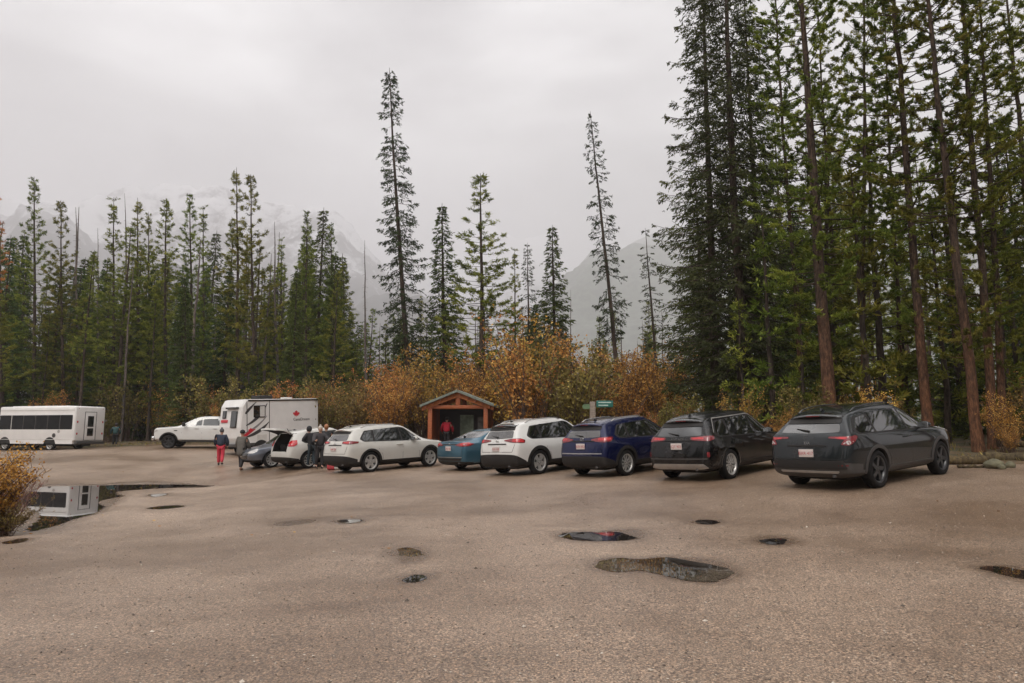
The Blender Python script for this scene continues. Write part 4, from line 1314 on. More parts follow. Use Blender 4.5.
wb, H, W = 3.68, 1.98, 2.03
xr, xf = -wb / 2 - 1.25, wb / 2 + .95
S = dict(W=W, wb=wb, R=.41, xr=xr, xf=xf, zb=.42, yt=.74, rails=False,
         belt=[(xr, 1.33), (xf - 1.5, 1.3), (xf - .5, 1.22), (xf, 1.15)],
         rear_ring=[(.1, 0, .55), (.1, .8, .55), (.02, .9, .6), (0, .93, .8), (0, .94, 1.1), (.02, .93, 1.3), (.05, .88, 1.38), (.06, .6, 1.385), (.06, 0, 1.385)],
         stations=[(xr + .1, xr + .1, 1.4, .9, 1.38), (xr + 1.0, xr + 1.0, 1.4, .9, 1.38), (xr + 1.88, xr + 1.86, 1.41, .9, 1.385), (xr + 1.95, xr + 2.04, H - .05, .76, H - .12), (xr + 2.3, xr + 2.35, H, .76, H - .07),
                   (xf - 2.9, xf - 2.9, H, .76, H - .07), (xf - 2.45, xf - 2.4, H - .04, .76, H - .12), (xf - 1.65, xf - 1.55, 1.4, .84, 1.35), (xf - 1.2, xf - 1.2, 1.34, .86, 1.29), (xf - .3, xf - .3, 1.27, .86, 1.22)],
         front_ring=[(.12, 0, .45), (.12, .7, .45), (.03, .84, .55), (0, .88, .7), (0, .88, .95), (.03, .88, 1.12), (.08, .84, 1.2), (.1, .6, 1.23), (.1, 0, 1.25)],
         bow_f=.05, bow_r=.01, taper_r=.01, taper_f=.05, yl=(0, .8, .95, 1., 1., .97))
t = thing('pickup_truck', 'white four-door pickup truck parked along the trees behind the camper', 'pickup')
shell = car_shell(S)
b0 = bmesh.new(); b0.from_mesh(shell); bvh = BVHTree.FromBMesh(b0); b0.free()
cutters = []
for sx in (-1, 1):
    for sy in (-1, 1):
        c = MB(); c.lathe([(0, .5 * sy), (.5, .5 * sy), (.5, 1.4 * sy), (0, 1.4 * sy)], 40, M=Matrix.Translation((sx * wb / 2, 0, .43)), smooth=False)
        cutters.append((c.mesh('c', M['under']), lambda ct, n, cx=sx * wb / 2: math.hypot(ct.x - cx, ct.z - .43) < .505 and abs(ct.y) > .4 and (abs(n.y) < .3 or abs(ct.y) < .52)))
c = MB(); c.box(xr + .12, xr + 1.8, -.82, .82, .85, 1.7)
cutters.append((c.mesh('c', M['under']), lambda ct, n: xr + .1 < ct.x < xr + 1.81 and abs(ct.y) < .825 and .84 < ct.z < 1.36 and (abs(ct.y) > .815 or ct.z < .86 or ct.x > xr + 1.79 or ct.x < xr + .13)))
link(bpy.data.objects.new('body', cut(shell, cutters, [P_['white'], M['under']])), t)
for sy in (-1, 1):
    sm = side_map(sy)
    panel('door_window', bvh, rpoly([(-1.15, 1.42), (-1.08, 1.83), (-.12, 1.85), (-.12, 1.42)], .05), sm, M['glass'], t, off=.006)
    panel('door_window', bvh, rpoly([(-.04, 1.42), (-.04, 1.85), (.36, 1.82), (1.05, 1.40)], .05), sm, M['glass'], t, off=.006)
    for sx in (-1, 1):
        panel('wheel_arch', bvh, arc(sx * wb / 2, .43, .57, 0, 180, 20) + arc(sx * wb / 2, .43, .49, 180, 0, 20), sm, M['black_plastic'], t, off=.02, thick=.05)
    for xg in (-1.2, -.08, 1.1):
        panel('door_gap', bvh, [(xg - .006, .6), (xg - .006, 1.38), (xg + .006, 1.38), (xg + .006, .6)], sm, M['seam'], t, off=.002, thick=.003, res=.3)
    for xh in (-.95, .12):
        MB().box(xh, xh + .22, sy * (W / 2 - .02), sy * (W / 2 + .03), 1.22, 1.26, b=.01).build('door_handle', P_['white'], t)
    MB().box(.88, 1.02, sy * (W / 2 + .0), sy * (W / 2 + .26), 1.36, 1.62, b=.05).tube([(.95, sy * (W / 2 - .1), 1.4), (.95, sy * (W / 2 + .05), 1.42)], .03, 6).build('side_mirror', M['black_plastic'], t)
    MB().box(-1.2, 1.1, sy * (W / 2 - .12), sy * (W / 2 + .06), .42, .48, b=.015).build('running_board', M['black_plastic'], t)
    panel('headlight', bvh, rpoly([(.58, .98), (.58, 1.14), (1.15, 1.16), (1.2, 1.06), (.8, .94)], .03), wrap_map(1, W, sy, xf, .25), M['clear_lens'], t, off=.015)
    panel('taillight', bvh, rpoly([(.84, .95), (.84, 1.3), (1.15, 1.3), (1.15, .95)], .03), wrap_map(-1, W, sy, xr, .2), M['red_lens'], t, off=.012)
    panel('bed_emblem', bvh, rpoly([(1.35, 1.08), (1.35, 1.12), (1.55, 1.12), (1.55, 1.08)], .01), sm, M['gloss_black'], t, off=.008)
panel('windscreen', bvh, rpoly([(-.8, 1.44), (-.68, 1.84), (.68, 1.84), (.8, 1.44)], .05), front_map(6), M['glass'], t, off=.006)
panel('grille', bvh, rpoly([(-.62, .8), (-.68, 1.16), (.68, 1.16), (.62, .8)], .04), front_map(6), M['gloss_black'], t, off=.015)
MB().box(xf - .12, xf + .06, -.95, .95, .5, .72, b=.04).build('front_bumper', M['chrome'], t)
MB().box(xr - .1, xr + .08, -.92, .92, .5, .72, b=.04).build('rear_bumper', M['chrome'], t)
MB().tube([(-wb / 2, -.8, .41), (-wb / 2, .8, .41)], .06, 8).tube([(wb / 2, -.8, .41), (wb / 2, .8, .41)], .06, 8).box(xr + .3, xf - .4, -.5, .5, .45, .52).build('axle', M['under'], t)
S.update(tw=.27, spokes=6, spoke_style='blade', wheel_key='darktruck')
add_wheels(t, S)
align_vehicle(t, S, 168.5, 447.5, 16.4, R(187), 'FL')

# ------------------------------------------------------------------ shuttle bus
t = thing('shuttle_bus', 'white shuttle bus with a long band of dark windows and a rear door', 'bus')
L, W = 7.1, 2.4
x0, x1 = -3.72, 3.2
b_ = MB(); b_.box(x0, x1, -W / 2, W / 2, .62, 3.02, b=.12)
b_.box(x0 + .12, x1 - .1, -W / 2 + .003, W / 2 - .003, .46, .72)
b_.box(x0 + 1.2, x1 - .6, -.75, .75, 3.0, 3.07, b=.03)
b_.build('body', M['white_wall'], t)
cb = MB(); cb.prism([(x1 - .1, .5), (x1 + 1.95, .5), (x1 + 2.05, .75), (x1 + 2.0, 1.15), (x1 + 1.0, 1.42), (x1 + .35, 2.25), (x1 - .1, 2.35)], -.98, .98, 'y')
cb.build('cab', M['white_wall'], t)
for sy in (-1, 1):
    y = sy * W / 2
    side_panel('window_band', y, sy, rpoly([(x0 + .22, 1.44), (x0 + .22, 2.42), (x1 - .1, 2.42), (x1 - .1, 1.44)], .08), M['bus_glass'], t)
    for xm in np.linspace(x0 + .22, x1 - .1, 7)[1:-1]:
        side_panel('window_mullion', y, sy, [(xm - .025, 1.44), (xm - .025, 2.42), (xm + .025, 2.42), (xm + .025, 1.44)], M['grey_plastic'] if xm < 1.9 else M['off_white'], t, off=.012)
    side_panel('side_trim', y, sy, [(x0 + .1, .74), (x0 + .1, .77), (x1 - .1, .77), (x1 - .1, .74)], M['off_white'], t, off=.012)
    side_panel('drip_rail', y, sy, [(x0 + .12, 2.74), (x0 + .12, 2.78), (x1 - .1, 2.78), (x1 - .1, 2.74)], M['off_white'], t, off=.025)
    side_panel('side_emblem', y, sy, [(-1.95 + .16 * math.cos(a), 1.03 + .15 * math.sin(a)) for a in np.linspace(0, 2 * PI, 15)[:-1]], M['grey_plastic'], t, off=.008)
    side_panel('side_emblem', y, sy, [(-2.35 + .12 * math.cos(a), 1.3 + .1 * math.sin(a)) for a in np.linspace(0, 2 * PI, 15)[:-1]], M['silver'], t, off=.008)
    side_panel('cab_window', .98 * sy, sy, rpoly([(x1 + .02, 1.45), (x1 + .02, 2.15), (x1 + .3, 2.12), (x1 + .82, 1.45)], .04), M['glass'], t)
    for z_ in (1.95, 1.15): MB().ball((x0 - .0, sy * 1.0, z_), .03, .06, .08, 10).build('taillight', M['red_lens'], t)
    MB().ball((x0 + .02, sy * .95, 2.86), .03, .05, .03, 8).build('marker_lamp', M['red_lens'], t)
# rear emergency door
dr = MB(); dr.box(x0 - .025, x0 + .02, -.42, .42, .72, 2.58, b=.015); dr = dr.build('rear_door', M['white_wall'], t)
MB().box(x0 - .035, x0 - .01, -.24, .24, 1.62, 2.36, b=.01).build('door_window', M['glass'], dr)
MB().box(x0 - .035, x0 - .01, -.24, .24, .98, 1.52, b=.01).build('door_window', M['glass'], dr)
MB().tube([(x0 - .05, .34, 1.5), (x0 - .05, .34, 1.75)], .012, 6).build('handle', M['silver'], dr)
MB().box(x0 - .015, x0 + .0, -.47, -.435, .7, 2.62).box(x0 - .015, x0, .435, .47, .7, 2.62).box(x0 - .015, x0, -.47, .47, 2.62, 2.65).build('door_seal', M['grey_plastic'], t)
MB().box(x0 - .16, x0 + .05, -1.1, 1.1, .42, .62, b=.03).build('rear_bumper', M['grey_plastic'], t)
MB().box(x0 + .4, x1 + 1.7, -.5, .5, .3, .5).tube([(-1.9, -.9, .4), (-1.9, .9, .4)], .07, 8).tube([(2.1 + 2.0, -.85, .4), (4.1, .85, .4)], .07, 8).tube([(x0 + .1, .6, .34), (x0 + 1.6, .6, .34)], .04, 8).build('chassis', M['under'], t)
Sb = dict(R=.39, wb=4.0, W=2.38, tw=.24, spokes=5, spoke_style='blade', wheel_key='alloybus')
ty, ri = wheel_meshes(.39, .24, 8, 'straight', 'bus')
for x in (-1.6, 2.5):
    for sy in (-1, 1):
        w = bpy.data.objects.new('wheel', None); link(w, t); w.location = (x, sy * (W / 2 - .14), .39)
        w.rotation_euler = (0, .3, 0 if sy > 0 else PI)
        link(bpy.data.objects.new('tyre', ty), w); link(bpy.data.objects.new('rim', ri), w)
        side_panel('wheel_arch', sy * W / 2, sy, arc(x, .39, .53, 0, 180, 16) + [(x - .53, .47), (x + .53, .47)], M['under'], t, off=.003)
# stand it so its rear left wheel meets the ground at the seen place
P = at(50.5, 450, FPX / 14.6); hd = R(163.5)
u = Vector((math.cos(hd), math.sin(hd), 0)); l = Vector((-u.y, u.x, 0))
c = P - u * (-1.6) - l * (W / 2 - .14)
t.location = (c.x, c.y, (G(P.x, P.y) + G((P + u * 4.1).x, (P + u * 4.1).y)) / 2 - .01)
t.rotation_euler = (0, 0, hd)

# ------------------------------------------------------------------ camper
t = thing('camper', 'white box-shaped camper with red leaf and dark swoosh decals', 'camper')
L, W, H = 5.02, 2.4, 3.16
cx = MB()
prof = [(0.16, .62), (.02, 1.0), (0, 1.6), (.12, 2.75), (.34, H - .04), (.5, H), (L - .12, H), (L, H - .1), (L, .62)]
cx.prism(prof, 0, W, 'y')
bm = bmesh.new(); me = cx.mesh('body', M['white_wall']); bm.from_mesh(me)
bmesh.ops.bevel(bm, geom=[e for e in bm.edges if abs(e.verts[0].co.y - e.verts[1].co.y) < .01], offset=.045, segments=3, affect='EDGES')
bm.to_mesh(me); bm.free()
link(bpy.data.objects.new('body', me), t)
dk = simple('decal_charcoal', (.045, .04, .042), .4); gy = simple('decal_grey', (.22, .2, .2), .4); rd = simple('decal_red', (.5, .025, .04), .35)


def sp2(name, pts, m, off=.006): return side_panel(name, 0, -1, pts, m, t, off=off)


def swoosh(p0, c, p1, w0, w1):
    a, b_ = [], []
    for i in range(13):
        q = i / 12
        x = p0[0] * (1 - q) ** 2 + 2 * c[0] * q * (1 - q) + p1[0] * q * q
        z = p0[1] * (1 - q) ** 2 + 2 * c[1] * q * (1 - q) + p1[1] * q * q
        dx = 2 * (c[0] - p0[0]) * (1 - q) + 2 * (p1[0] - c[0]) * q; dz = 2 * (c[1] - p0[1]) * (1 - q) + 2 * (p1[1] - c[1]) * q
        l_ = math.hypot(dx, dz); w = (w0 + (w1 - w0) * q) * math.sin(PI * min(.97, max(.06, q)) ** .7) + .012
        a.append((x - dz / l_ * w, z + dx / l_ * w)); b_.append((x + dz / l_ * w, z - dx / l_ * w))
    return a + b_[::-1]


sp2('decal_stripe', swoosh((.3, 2.35), (.5, 2.6), (.95, 3.0), .07, .05), dk)
sp2('decal_stripe', swoosh((.35, 1.7), (1.1, 2.0), (1.62, 2.9), .04, .12), dk)
sp2('decal_stripe', swoosh((.3, 1.05), (1.2, 1.25), (1.72, 1.85), .05, .12), dk, .008)
sp2('decal_stripe', swoosh((.28, 1.3), (1.0, 1.5), (1.6, 2.2), .03, .06), gy, .007)
sp2('decal_stripe', swoosh((.12, 1.0), (.45, 1.3), (.9, 1.48), .05, .1), rd, .009)
LEAF = [(0, -1), (.06, -.5), (.52, -.58), (.45, -.38), (.95, .02), (.8, .1), (.88, .42), (.6, .36), (.52, .5), (.28, .24), (.38, .78), (.2, .68), (0, 1.02)]
leaf = LEAF + [(-x, z) for x, z in LEAF[::-1][1:-1]]
sp2('leaf_decal', [(3.5 + x * .25, 2.26 + z * .21) for x, z in leaf], rd, .007)
sp2('leaf_decal', [(.62 + x * .16, 1.42 + z * .14) for x, z in leaf], rd, .013)
tx = text_mesh('CanaDream', .23, dk, .002)
o = link(bpy.data.objects.new('lettering', tx), t); o.matrix_local = Matrix.Translation((3.85, -.008, 1.93)) @ Matrix.Rotation(PI / 2, 4, 'X')
f = side_panel('window', 0, -1, rpoly([(.78, 2.12), (.78, 2.8), (1.5, 2.8), (1.5, 2.12)], .06), M['gloss_black'], t, off=.03)
side_panel('pane', 0, -1, rpoly([(.83, 2.17), (.83, 2.75), (1.12, 2.75), (1.12, 2.17)], .03), M['glass'], f, off=.036)
side_panel('pane', 0, -1, rpoly([(1.16, 2.17), (1.16, 2.75), (1.45, 2.75), (1.45, 2.17)], .03), M['off_white'], f, off=.036)
sp2('panel_seam', [(1.74, .66), (1.74, 3.1), (1.78, 3.1), (1.78, .66)], M['grey_plastic'])
sp2('corner_trim', [(.4, .66), (.36, 3.0), (.4, 3.0), (.44, .66)], M['grey_plastic'])
sp2('service_hatch', rpoly([(2.2, 1.15), (2.2, 1.35), (2.55, 1.35), (2.55, 1.15)], .03), M['grey_plastic'], .012)
sp2('service_hatch', rpoly([(1.0, .75), (1.0, 1.15), (1.6, 1.15), (1.6, .75)], .03), M['off_white'], .012)
sp2('service_hatch', rpoly([(3.0, .75), (3.0, 1.35), (4.1, 1.35), (4.1, .75)], .03), M['off_white'], .012)
sp2('skirt', [(.1, .58), (.1, .72), (L - .05, .72), (L - .05, .58)], M['grey_plastic'], .02)
MB().box(.45, L - .02, -.03, .02, H - .12, H - .04).box(.45, L - .02, W - .02, W + .03, H - .12, H - .04).build('roof_trim', M['gloss_black'], t)
MB().box(1.5, 2.4, .7, 1.6, H, H + .22, b=.06).build('air_conditioner', M['black_plastic'], t)
MB().box(3.3, 3.8, .9, 1.4, H, H + .1, b=.03).build('roof_vent', M['off_white'], t)
# rear face details
ang = math.atan2(.12, 1.15)
Mr = Matrix.Translation((0.045, 0, 2.05)) @ Matrix.Rotation(ang, 4, 'Y')
f = MB(); f.box(-.05, .02, .42, 1.08, -.48, .46, M=Mr, b=.02); f = f.build('rear_window', M['gloss_black'], t)
MB().box(-.06, -.04, .48, 1.02, -.42, .4, M=Mr).build('pane', M['glass'], f)
f = MB(); f.box(-.05, .02, 1.65, 2.05, .05, .5, M=Mr, b=.02); f = f.build('rear_window', M['gloss_black'], t)
MB().box(-.06, -.04, 1.7, 2.0, .1, .45, M=Mr).build('pane', M['glass'], f)
MB().box(-.14, .04, .35, 1.6, .58, .68, M=Mr, b=.02).build('awning_case', M['gloss_black'], t)
MB().box(-.05, .02, 1.45, 2.15, -.18, -.02, M=Mr, b=.02).build('rear_decal', rd, t)
for y in (.22, W - .22):
    MB().box(-.0, .07, y - .08, y + .08, .85, 1.05, b=.01).build('taillight', M['red_lens'], t)
MB().box(-.12, .2, .1, W - .1, .52, .68, b=.03).build('rear_bumper', M['grey_plastic'], t)
MB().box(.3, L + 1.1, .7, 1.7, .42, .56).tube([(1.6, .3, .37), (1.6, W - .3, .37)], .05, 8).tube([(L + 1, 1.2, .0), (L + 1, 1.2, .5)], .04, 8).build('chassis', M['under'], t)
ty, ri = wheel_meshes(.36, .22, 6, 'straight', 'camper')
for x in (1.25, 4.6):
    for y, rz in ((.13, PI), (W - .13, 0)):
        w = bpy.data.objects.new('wheel', None); link(w, t); w.location = (x, y, .36); w.rotation_euler = (0, 0, rz)
        link(bpy.data.objects.new('tyre', ty), w); link(bpy.data.objects.new('rim', ri), w)
    MB().prism(arc(x, .4, .46, 0, 180, 16), -.028, .3, 'y').build('wheel_arch', M['under'], t)
hd = R(50)
P = at(240, 458, FPX / 18.2)
u = Vector((math.cos(hd), math.sin(hd), 0))
za, zb_ = G(P.x, P.y), G(P.x + u.x * 4, P.y + u.y * 4)
t.location = (P.x, P.y, za - .01)
t.rotation_euler = (0, -math.atan2(zb_ - za, 4), hd)

# ------------------------------------------------------------------ people
def skin(verts, edges, rad, sub=2, root=0):
    me = bpy.data.meshes.new('sk')
    me.from_pydata([tuple(v) for v in verts], edges, [])
    o = bpy.data.objects.new('sk', me); COL.objects.link(o)
    md = o.modifiers.new('k', 'SKIN'); md.use_smooth_shade = True
    for i, r in enumerate(rad):
        r = r if hasattr(r, '__len__') else (r, r)
        me.skin_vertices[0].data[i].radius = r
        me.skin_vertices[0].data[i].use_root = i == root
    s = o.modifiers.new('s', 'SUBSURF'); s.levels = s.render_levels = sub
    dg = bpy.context.evaluated_depsgraph_get()
    out = bpy.data.meshes.new_from_object(o.evaluated_get(dg))
    bpy.data.objects.remove(o)
    return out


def merge(name, meshes, m):
    bm = bmesh.new()
    for me in meshes: bm.from_mesh(me)
    out = bpy.data.meshes.new(name); bm.to_mesh(out); bm.free()
    for p in out.polygons: p.use_smooth = True
    out.materials.clear(); out.materials.append(m)
    for p in out.polygons: p.material_index = 0
    return out


M['skin'] = simple('skin', (.42, .24, .17), .5, var=.06)
CL = {}


def cloth(name, c, bump=.4):
    if name not in CL: CL[name] = simple(name, c, .8, var=.2, scale=9, bump=bump)
    return CL[name]


def person(label, px, py, depth, face, jacket, trousers, shoes, hat=None, hair=(.03, .02, .015), h=1.74, stride=.16, lean=0., arms=((.05, -.1), (.05, .1)), bend=.25,
           coat=0., hood=False, bag=None, z=None, puffy=1., pompom=False, head_pitch=0.):
    """a figure facing local +x; arms give (outward, forward) swing per side, bend the elbow"""
    s = h / 1.74
    t = thing('person', label, 'person')
    V = lambda x, y, z_: Vector((x, y, z_)) * s
    pel = V(0, 0, .93); lw = V(lean * .35, 0, 1.10); ch = V(lean, 0, 1.30); nb = V(lean * 1.25, 0, 1.46); hd_ = V(lean * 1.45 + .02 + head_pitch * .1, 0, 1.63 - abs(head_pitch) * .04)
    vs = [pel, lw, ch, nb]; ed = [(0, 1), (1, 2), (2, 3)]; rd_ = [.115, .11, .125, .06]
    jv, je, jr = [pel + V(0, 0, -.04 - coat), lw, ch, nb + V(0, 0, -.01)], [(0, 1), (1, 2), (2, 3)], [(.155 * puffy + coat * .12, .165 * puffy + coat * .1), .15 * puffy, .165 * puffy, .085]
    tv, te, tr = [pel + V(0, 0, .02)], [], [.14]
    hands = []
    feet = []
    for i, sy in enumerate((1, -1)):
        out, fw = arms[i]
        sh = ch + V(0, sy * .185, .09)
        el = sh + V(fw * .9, sy * (.03 + out), -.27)
        fb = bend if not isinstance(bend, tuple) else bend[i]
        wr = el + V(.24 * math.sin(fb * 2.2) + fw * .3, -sy * .02, -.24 * math.cos(fb * 2.2))
        n = len(vs); vs += [sh, el, wr]; ed += [(2, n), (n, n + 1), (n + 1, n + 2)]; rd_ += [.055, .042, .028]
        n = len(jv); jv += [sh, el, wr + (el - wr) * .08]; je += [(2, n), (n, n + 1), (n + 1, n + 2)]; jr += [.085 * puffy, .068 * puffy, .05 * puffy]
        d = (wr - el).normalized(); side = Vector((0, 1, 0)); fwd = side.cross(d).normalized()
        # palm and five fingers
        hv = [wr, wr + d * .045 * s, wr + d * .085 * s]; he = [(0, 1), (1, 2)]; hr = [.024, (.036, .018), (.036, .016)]
        for q, (off, ln) in enumerate(((-.027, .062), (-.009, .075), (.009, .07), (.027, .055))):
            k = len(hv); base = wr + d * .08 * s + fwd * off * s
            hv += [base + d * ln * .5 * s, base + d * ln * .95 * s - side * sy * .018 * s]; he += [(2, k), (k, k + 1)]; hr += [.009, .007]
        k = len(hv); hv += [wr + d * .04 * s + fwd * .042 * s, wr + d * .075 * s + fwd * .055 * s]; he += [(1, k), (k, k + 1)]; hr += [.011, .009]
        hands.append(skin(hv, he, [(r_ if hasattr(r_, '__len__') else (r_, r_)) for r_ in hr], 1))
        st = stride * (1 if i == 0 else -1)
        hip = pel + V(0, sy * .09, -.04); kn = V(st * .55 + .03, sy * .10, .49); an = V(st - (.05 if st < 0 else 0), sy * .10, .09 + (.03 if st < 0 else 0)); toe = an + V(.15, sy * .02, -.055)
        n = len(vs); vs += [hip, kn, an, toe]; ed += [(0, n), (n, n + 1), (n + 1, n + 2), (n + 2, n + 3)]; rd_ += [.095, .06, .042, .035]
        n = len(tv); tv += [hip, kn, an + V(0, 0, .02)]; te += [(0, n), (n, n + 1), (n + 1, n + 2)]; tr += [.115, .085, .072]
        feet.append(skin([an + V(-.04, 0, -.035), an + V(.03, 0, -.03), toe], [(0, 1), (1, 2)], [(.055, .05), (.055, .055), (.045, .03)], 1))
    bodym = skin(vs, ed, rd_, 1)
    # head with a face
    hm = MB()
    hm.ball(hd_, .105 * s, .086 * s, .128 * s, 16)
    hm.ball(hd_ + V(.03, 0, -.06), .06 * s, .055 * s, .055 * s, 12)
    hm.tube([nb - V(0, 0, .04), hd_ - V(.01, 0, .06)], [.055 * s, .052 * s], 10)
    hm.add([hd_ + V(.088, 0, .03), hd_ + V(.125, 0, -.018), hd_ + V(.09, .018, -.022), hd_ + V(.09, -.018, -.022)], [(0, 1, 2), (0, 3, 1), (1, 3, 2)])
    for sy in (1, -1):
        hm.ball(hd_ + V(-.005, sy * .078, -.005), .018 * s, .008 * s, .03 * s, 8)
    body = obj('body', merge('body', [bodym, hm.mesh('h', M['skin'])] + hands, M['skin']), t)
    eye = MB()
    for sy in (1, -1): eye.ball(hd_ + V(.086, sy * .03, .012), .01 * s, .013 * s, .007 * s, 8)
    eye.build('eyes', M['gloss_black'], body)
    MB().ball(hd_ + V(.088, 0, -.05), .006 * s, .024 * s, .007 * s, 8).build('mouth', cloth('lips', (.3, .12, .1)), body)
    obj('jacket', skin(jv, je, jr, 2), t, jacket)
    obj('trousers', skin(tv, te, tr, 2), t, trousers)
    for f_ in feet: obj('shoe', f_, t, shoes)
    hm = MB()
    hc = simple('hair_%d' % len(bpy.data.materials), hair, .6) if not hat else None
    if hat is None or hood is False:
        k = hm.ball(hd_ + V(-.018, 0, .012), .108 * s, .1 * s, .13 * s, 14)
        if hat is None:
            hm.build('hair', hc, t)
        else:
            hm = MB(); hm.ball(hd_ + V(-.02, 0, .045), .118 * s, .108 * s, .105 * s, 14)
            if pompom: hm.ball(hd_ + V(-.03, 0, .16), .045 * s, .045 * s, .045 * s, 10)
            hm.build('hat', hat, t)
    else:
        hm.ball(hd_ + V(-.03, 0, .01), .12 * s, .115 * s, .135 * s, 14); hm.build('hood', hat, t)
    if bag:
        bg = MB(); bg.ball(lw + V(-.16, 0, .12), .11 * s, .16 * s, .22 * s, 14)
        bg.build('backpack', bag, t)
    P = at(px, py, depth)
    t.location = (P.x, P.y, (G(P.x, P.y) if z is None else z))
    t.rotation_euler = (0, 0, face)
    return t


person('person in navy jacket and bright red trousers walking away across the lot', 220, 466, FPX / 21.5, R(100), cloth('navy_jacket', (.018, .025, .045)), cloth('red_trousers', (.5, .035, .06)), cloth('black_shoes', (.02, .018, .018)),
       hat=cloth('grey_beanie', (.06, .06, .065)), h=1.66, stride=.1, arms=((.07, .05), (.07, .0)), puffy=1.35, pompom=True)
person('person in long grey tweed coat and black hat walking away', 240.5, 473.5, FPX / 23.3, R(75), cloth('tweed_coat', (.10, .09, .078)), cloth('black_trousers', (.018, .016, .018)), cloth('brown_shoes', (.16, .08, .05)),
       hat=cloth('black_hat', (.015, .015, .016)), h=1.72, stride=.12, arms=((.05, .02), (.05, .1)), puffy=1.3, coat=.3)
person('person in teal jacket and black trousers standing behind the shuttle bus', 114.5, 447, FPX / 13.4, R(120), cloth('teal_jacket', (.03, .075, .075)), cloth('black_trousers', (.018, .016, .018)), cloth('black_shoes', (.02, .018, .018)),
       hair=(.03, .02, .02), h=1.72, stride=.1, arms=((.1, .1), (.1, .1)), puffy=1.2)
person('person in black jacket leaning towards the white hatchback', 310.5, 469, FPX / 24.6, R(160), cloth('black_jacket', (.015, .015, .017)), cloth('dark_jeans', (.03, .045, .055)), cloth('white_shoes', (.4, .38, .36)),
       hat=cloth('black_hood', (.015, .015, .017)), hood=True, h=1.68, stride=.1, lean=.1, arms=((.05, .2), (.05, .15)), bend=.5, puffy=1.1)
person('person with white woolly hat and black trousers between the white cars', 319, 469.5, FPX / 25, R(-60), cloth('black_vest', (.03, .026, .028)), cloth('black_trousers', (.018, .016, .018)), cloth('black_shoes', (.02, .018, .018)),
       hat=cloth('cream_hat', (.42, .36, .3)), h=1.66, stride=.05, arms=((.12, .22), (.1, .2)), bend=.8, puffy=1.15, pompom=True)
person('person in black jacket with orange hair behind the white hatchback', 325, 467.5, FPX / 24.1, R(100), cloth('black_jacket', (.015, .015, .017)), cloth('black_trousers', (.018, .016, .018)), cloth('black_shoes', (.02, .018, .018)),
       hair=(.3, .12, .05), h=1.72, stride=.05, arms=((.12, .2), (.1, .1)), bend=.6, puffy=1.15)
for i, (px, py, c, lb) in enumerate([(331.5, 469.5, (.4, .04, .05), 'red bag set down on the asphalt behind the pearl white crossover'), (335.5, 470.5, (.5, .46, .42), 'pale bag on the asphalt beside the red bag')]):
    P = at(px, py, FPX / 26)
    t = thing('bag', lb, 'bag', (P.x, P.y, G(P.x, P.y)))
    MB().box(-.17, .17, -.1, .1, 0, .24, b=.06).build('bag_body', cloth('bag%d' % i, c), t)
    MB().tube([(-.1, 0, .22), (-.06, 0, .34), (.06, 0, .34), (.1, 0, .22)], .012, 6).build('handle', M['black_plastic'], t)

# ------------------------------------------------------------------ kiosk
def wood(name, c0, c1):
    m, nt, b = new_mat(name)
    tc = N(nt, 'ShaderNodeTexCoord'); mp = N(nt, 'ShaderNodeMapping'); mp.inputs['Scale'].default_value = (3, 3, 14)
    nt.links.new(tc.outputs['Object'], mp.inputs['Vector'])
    n = noise_node(nt, 2, 6, .65, vec=mp.outputs['Vector'])
    r = ramp(nt, n.outputs['Fac'], [(.3, c0), (.7, c1)])
    nt.links.new(r.outputs['Color'], b.inputs['Base Color']); b.inputs['Roughness'].default_value = .55
    bp = N(nt, 'ShaderNodeBump'); bp.inputs['Strength'].default_value = .4; bp.inputs['Distance'].default_value = .01
    nt.links.new(n.outputs['Fac'], bp.inputs['Height']); nt.links.new(bp.outputs['Normal'], b.inputs['Normal'])
    return m


M['stain'] = wood('orange_stained_wood', (.4, .10, .025), (.62, .22, .055))
M['stain_red'] = wood('red_stained_wood', (.24, .055, .018), (.44, .13, .042))
M['weathered'] = wood('weathered_timber', (.12, .09, .07), (.3, .24, .19))
KD = FPX / 17.8
P = at(461, 448, KD)
kz = G(P.x, P.y)
KZ = CAMZ + (HOR - 392) / 17.8
t = thing('information_kiosk', 'small open wooden kiosk with orange stained gable roof and notice panels', 'kiosk', (P.x, P.y, kz), R(-6))
Hk = KZ - kz
hw, ov, dp = 1.55, 1.98, 1.0
ez = Hk - .95       # eaves
for sx in (-1, 1):
    for y in (-dp, dp):
        MB().box(sx * hw - .12, sx * hw + .12, y - .12, y + .12, -.2, ez + .3, b=.02).build('post', M['stain_red'], t)
for y in (-dp - .02, dp + .02):
    MB().box(-hw - .3, hw + .3, y - .09, y + .09, ez - .02, ez + .17, b=.015).build('tie_beam', M['stain_red'], t)
    MB().box(-.13, .13, y - .1, y + .1, ez + .17, Hk - .14, b=.015).build('king_post', M['stain_red'], t)
    for sx in (-1, 1):
        MB().prism([(sx * (ov + .02), ez - .13), (sx * (ov + .02), ez + .08), (0, Hk - .06), (0, Hk - .34)], y - .16, y - .05, 'y').build('bargeboard', M['stain'], t)
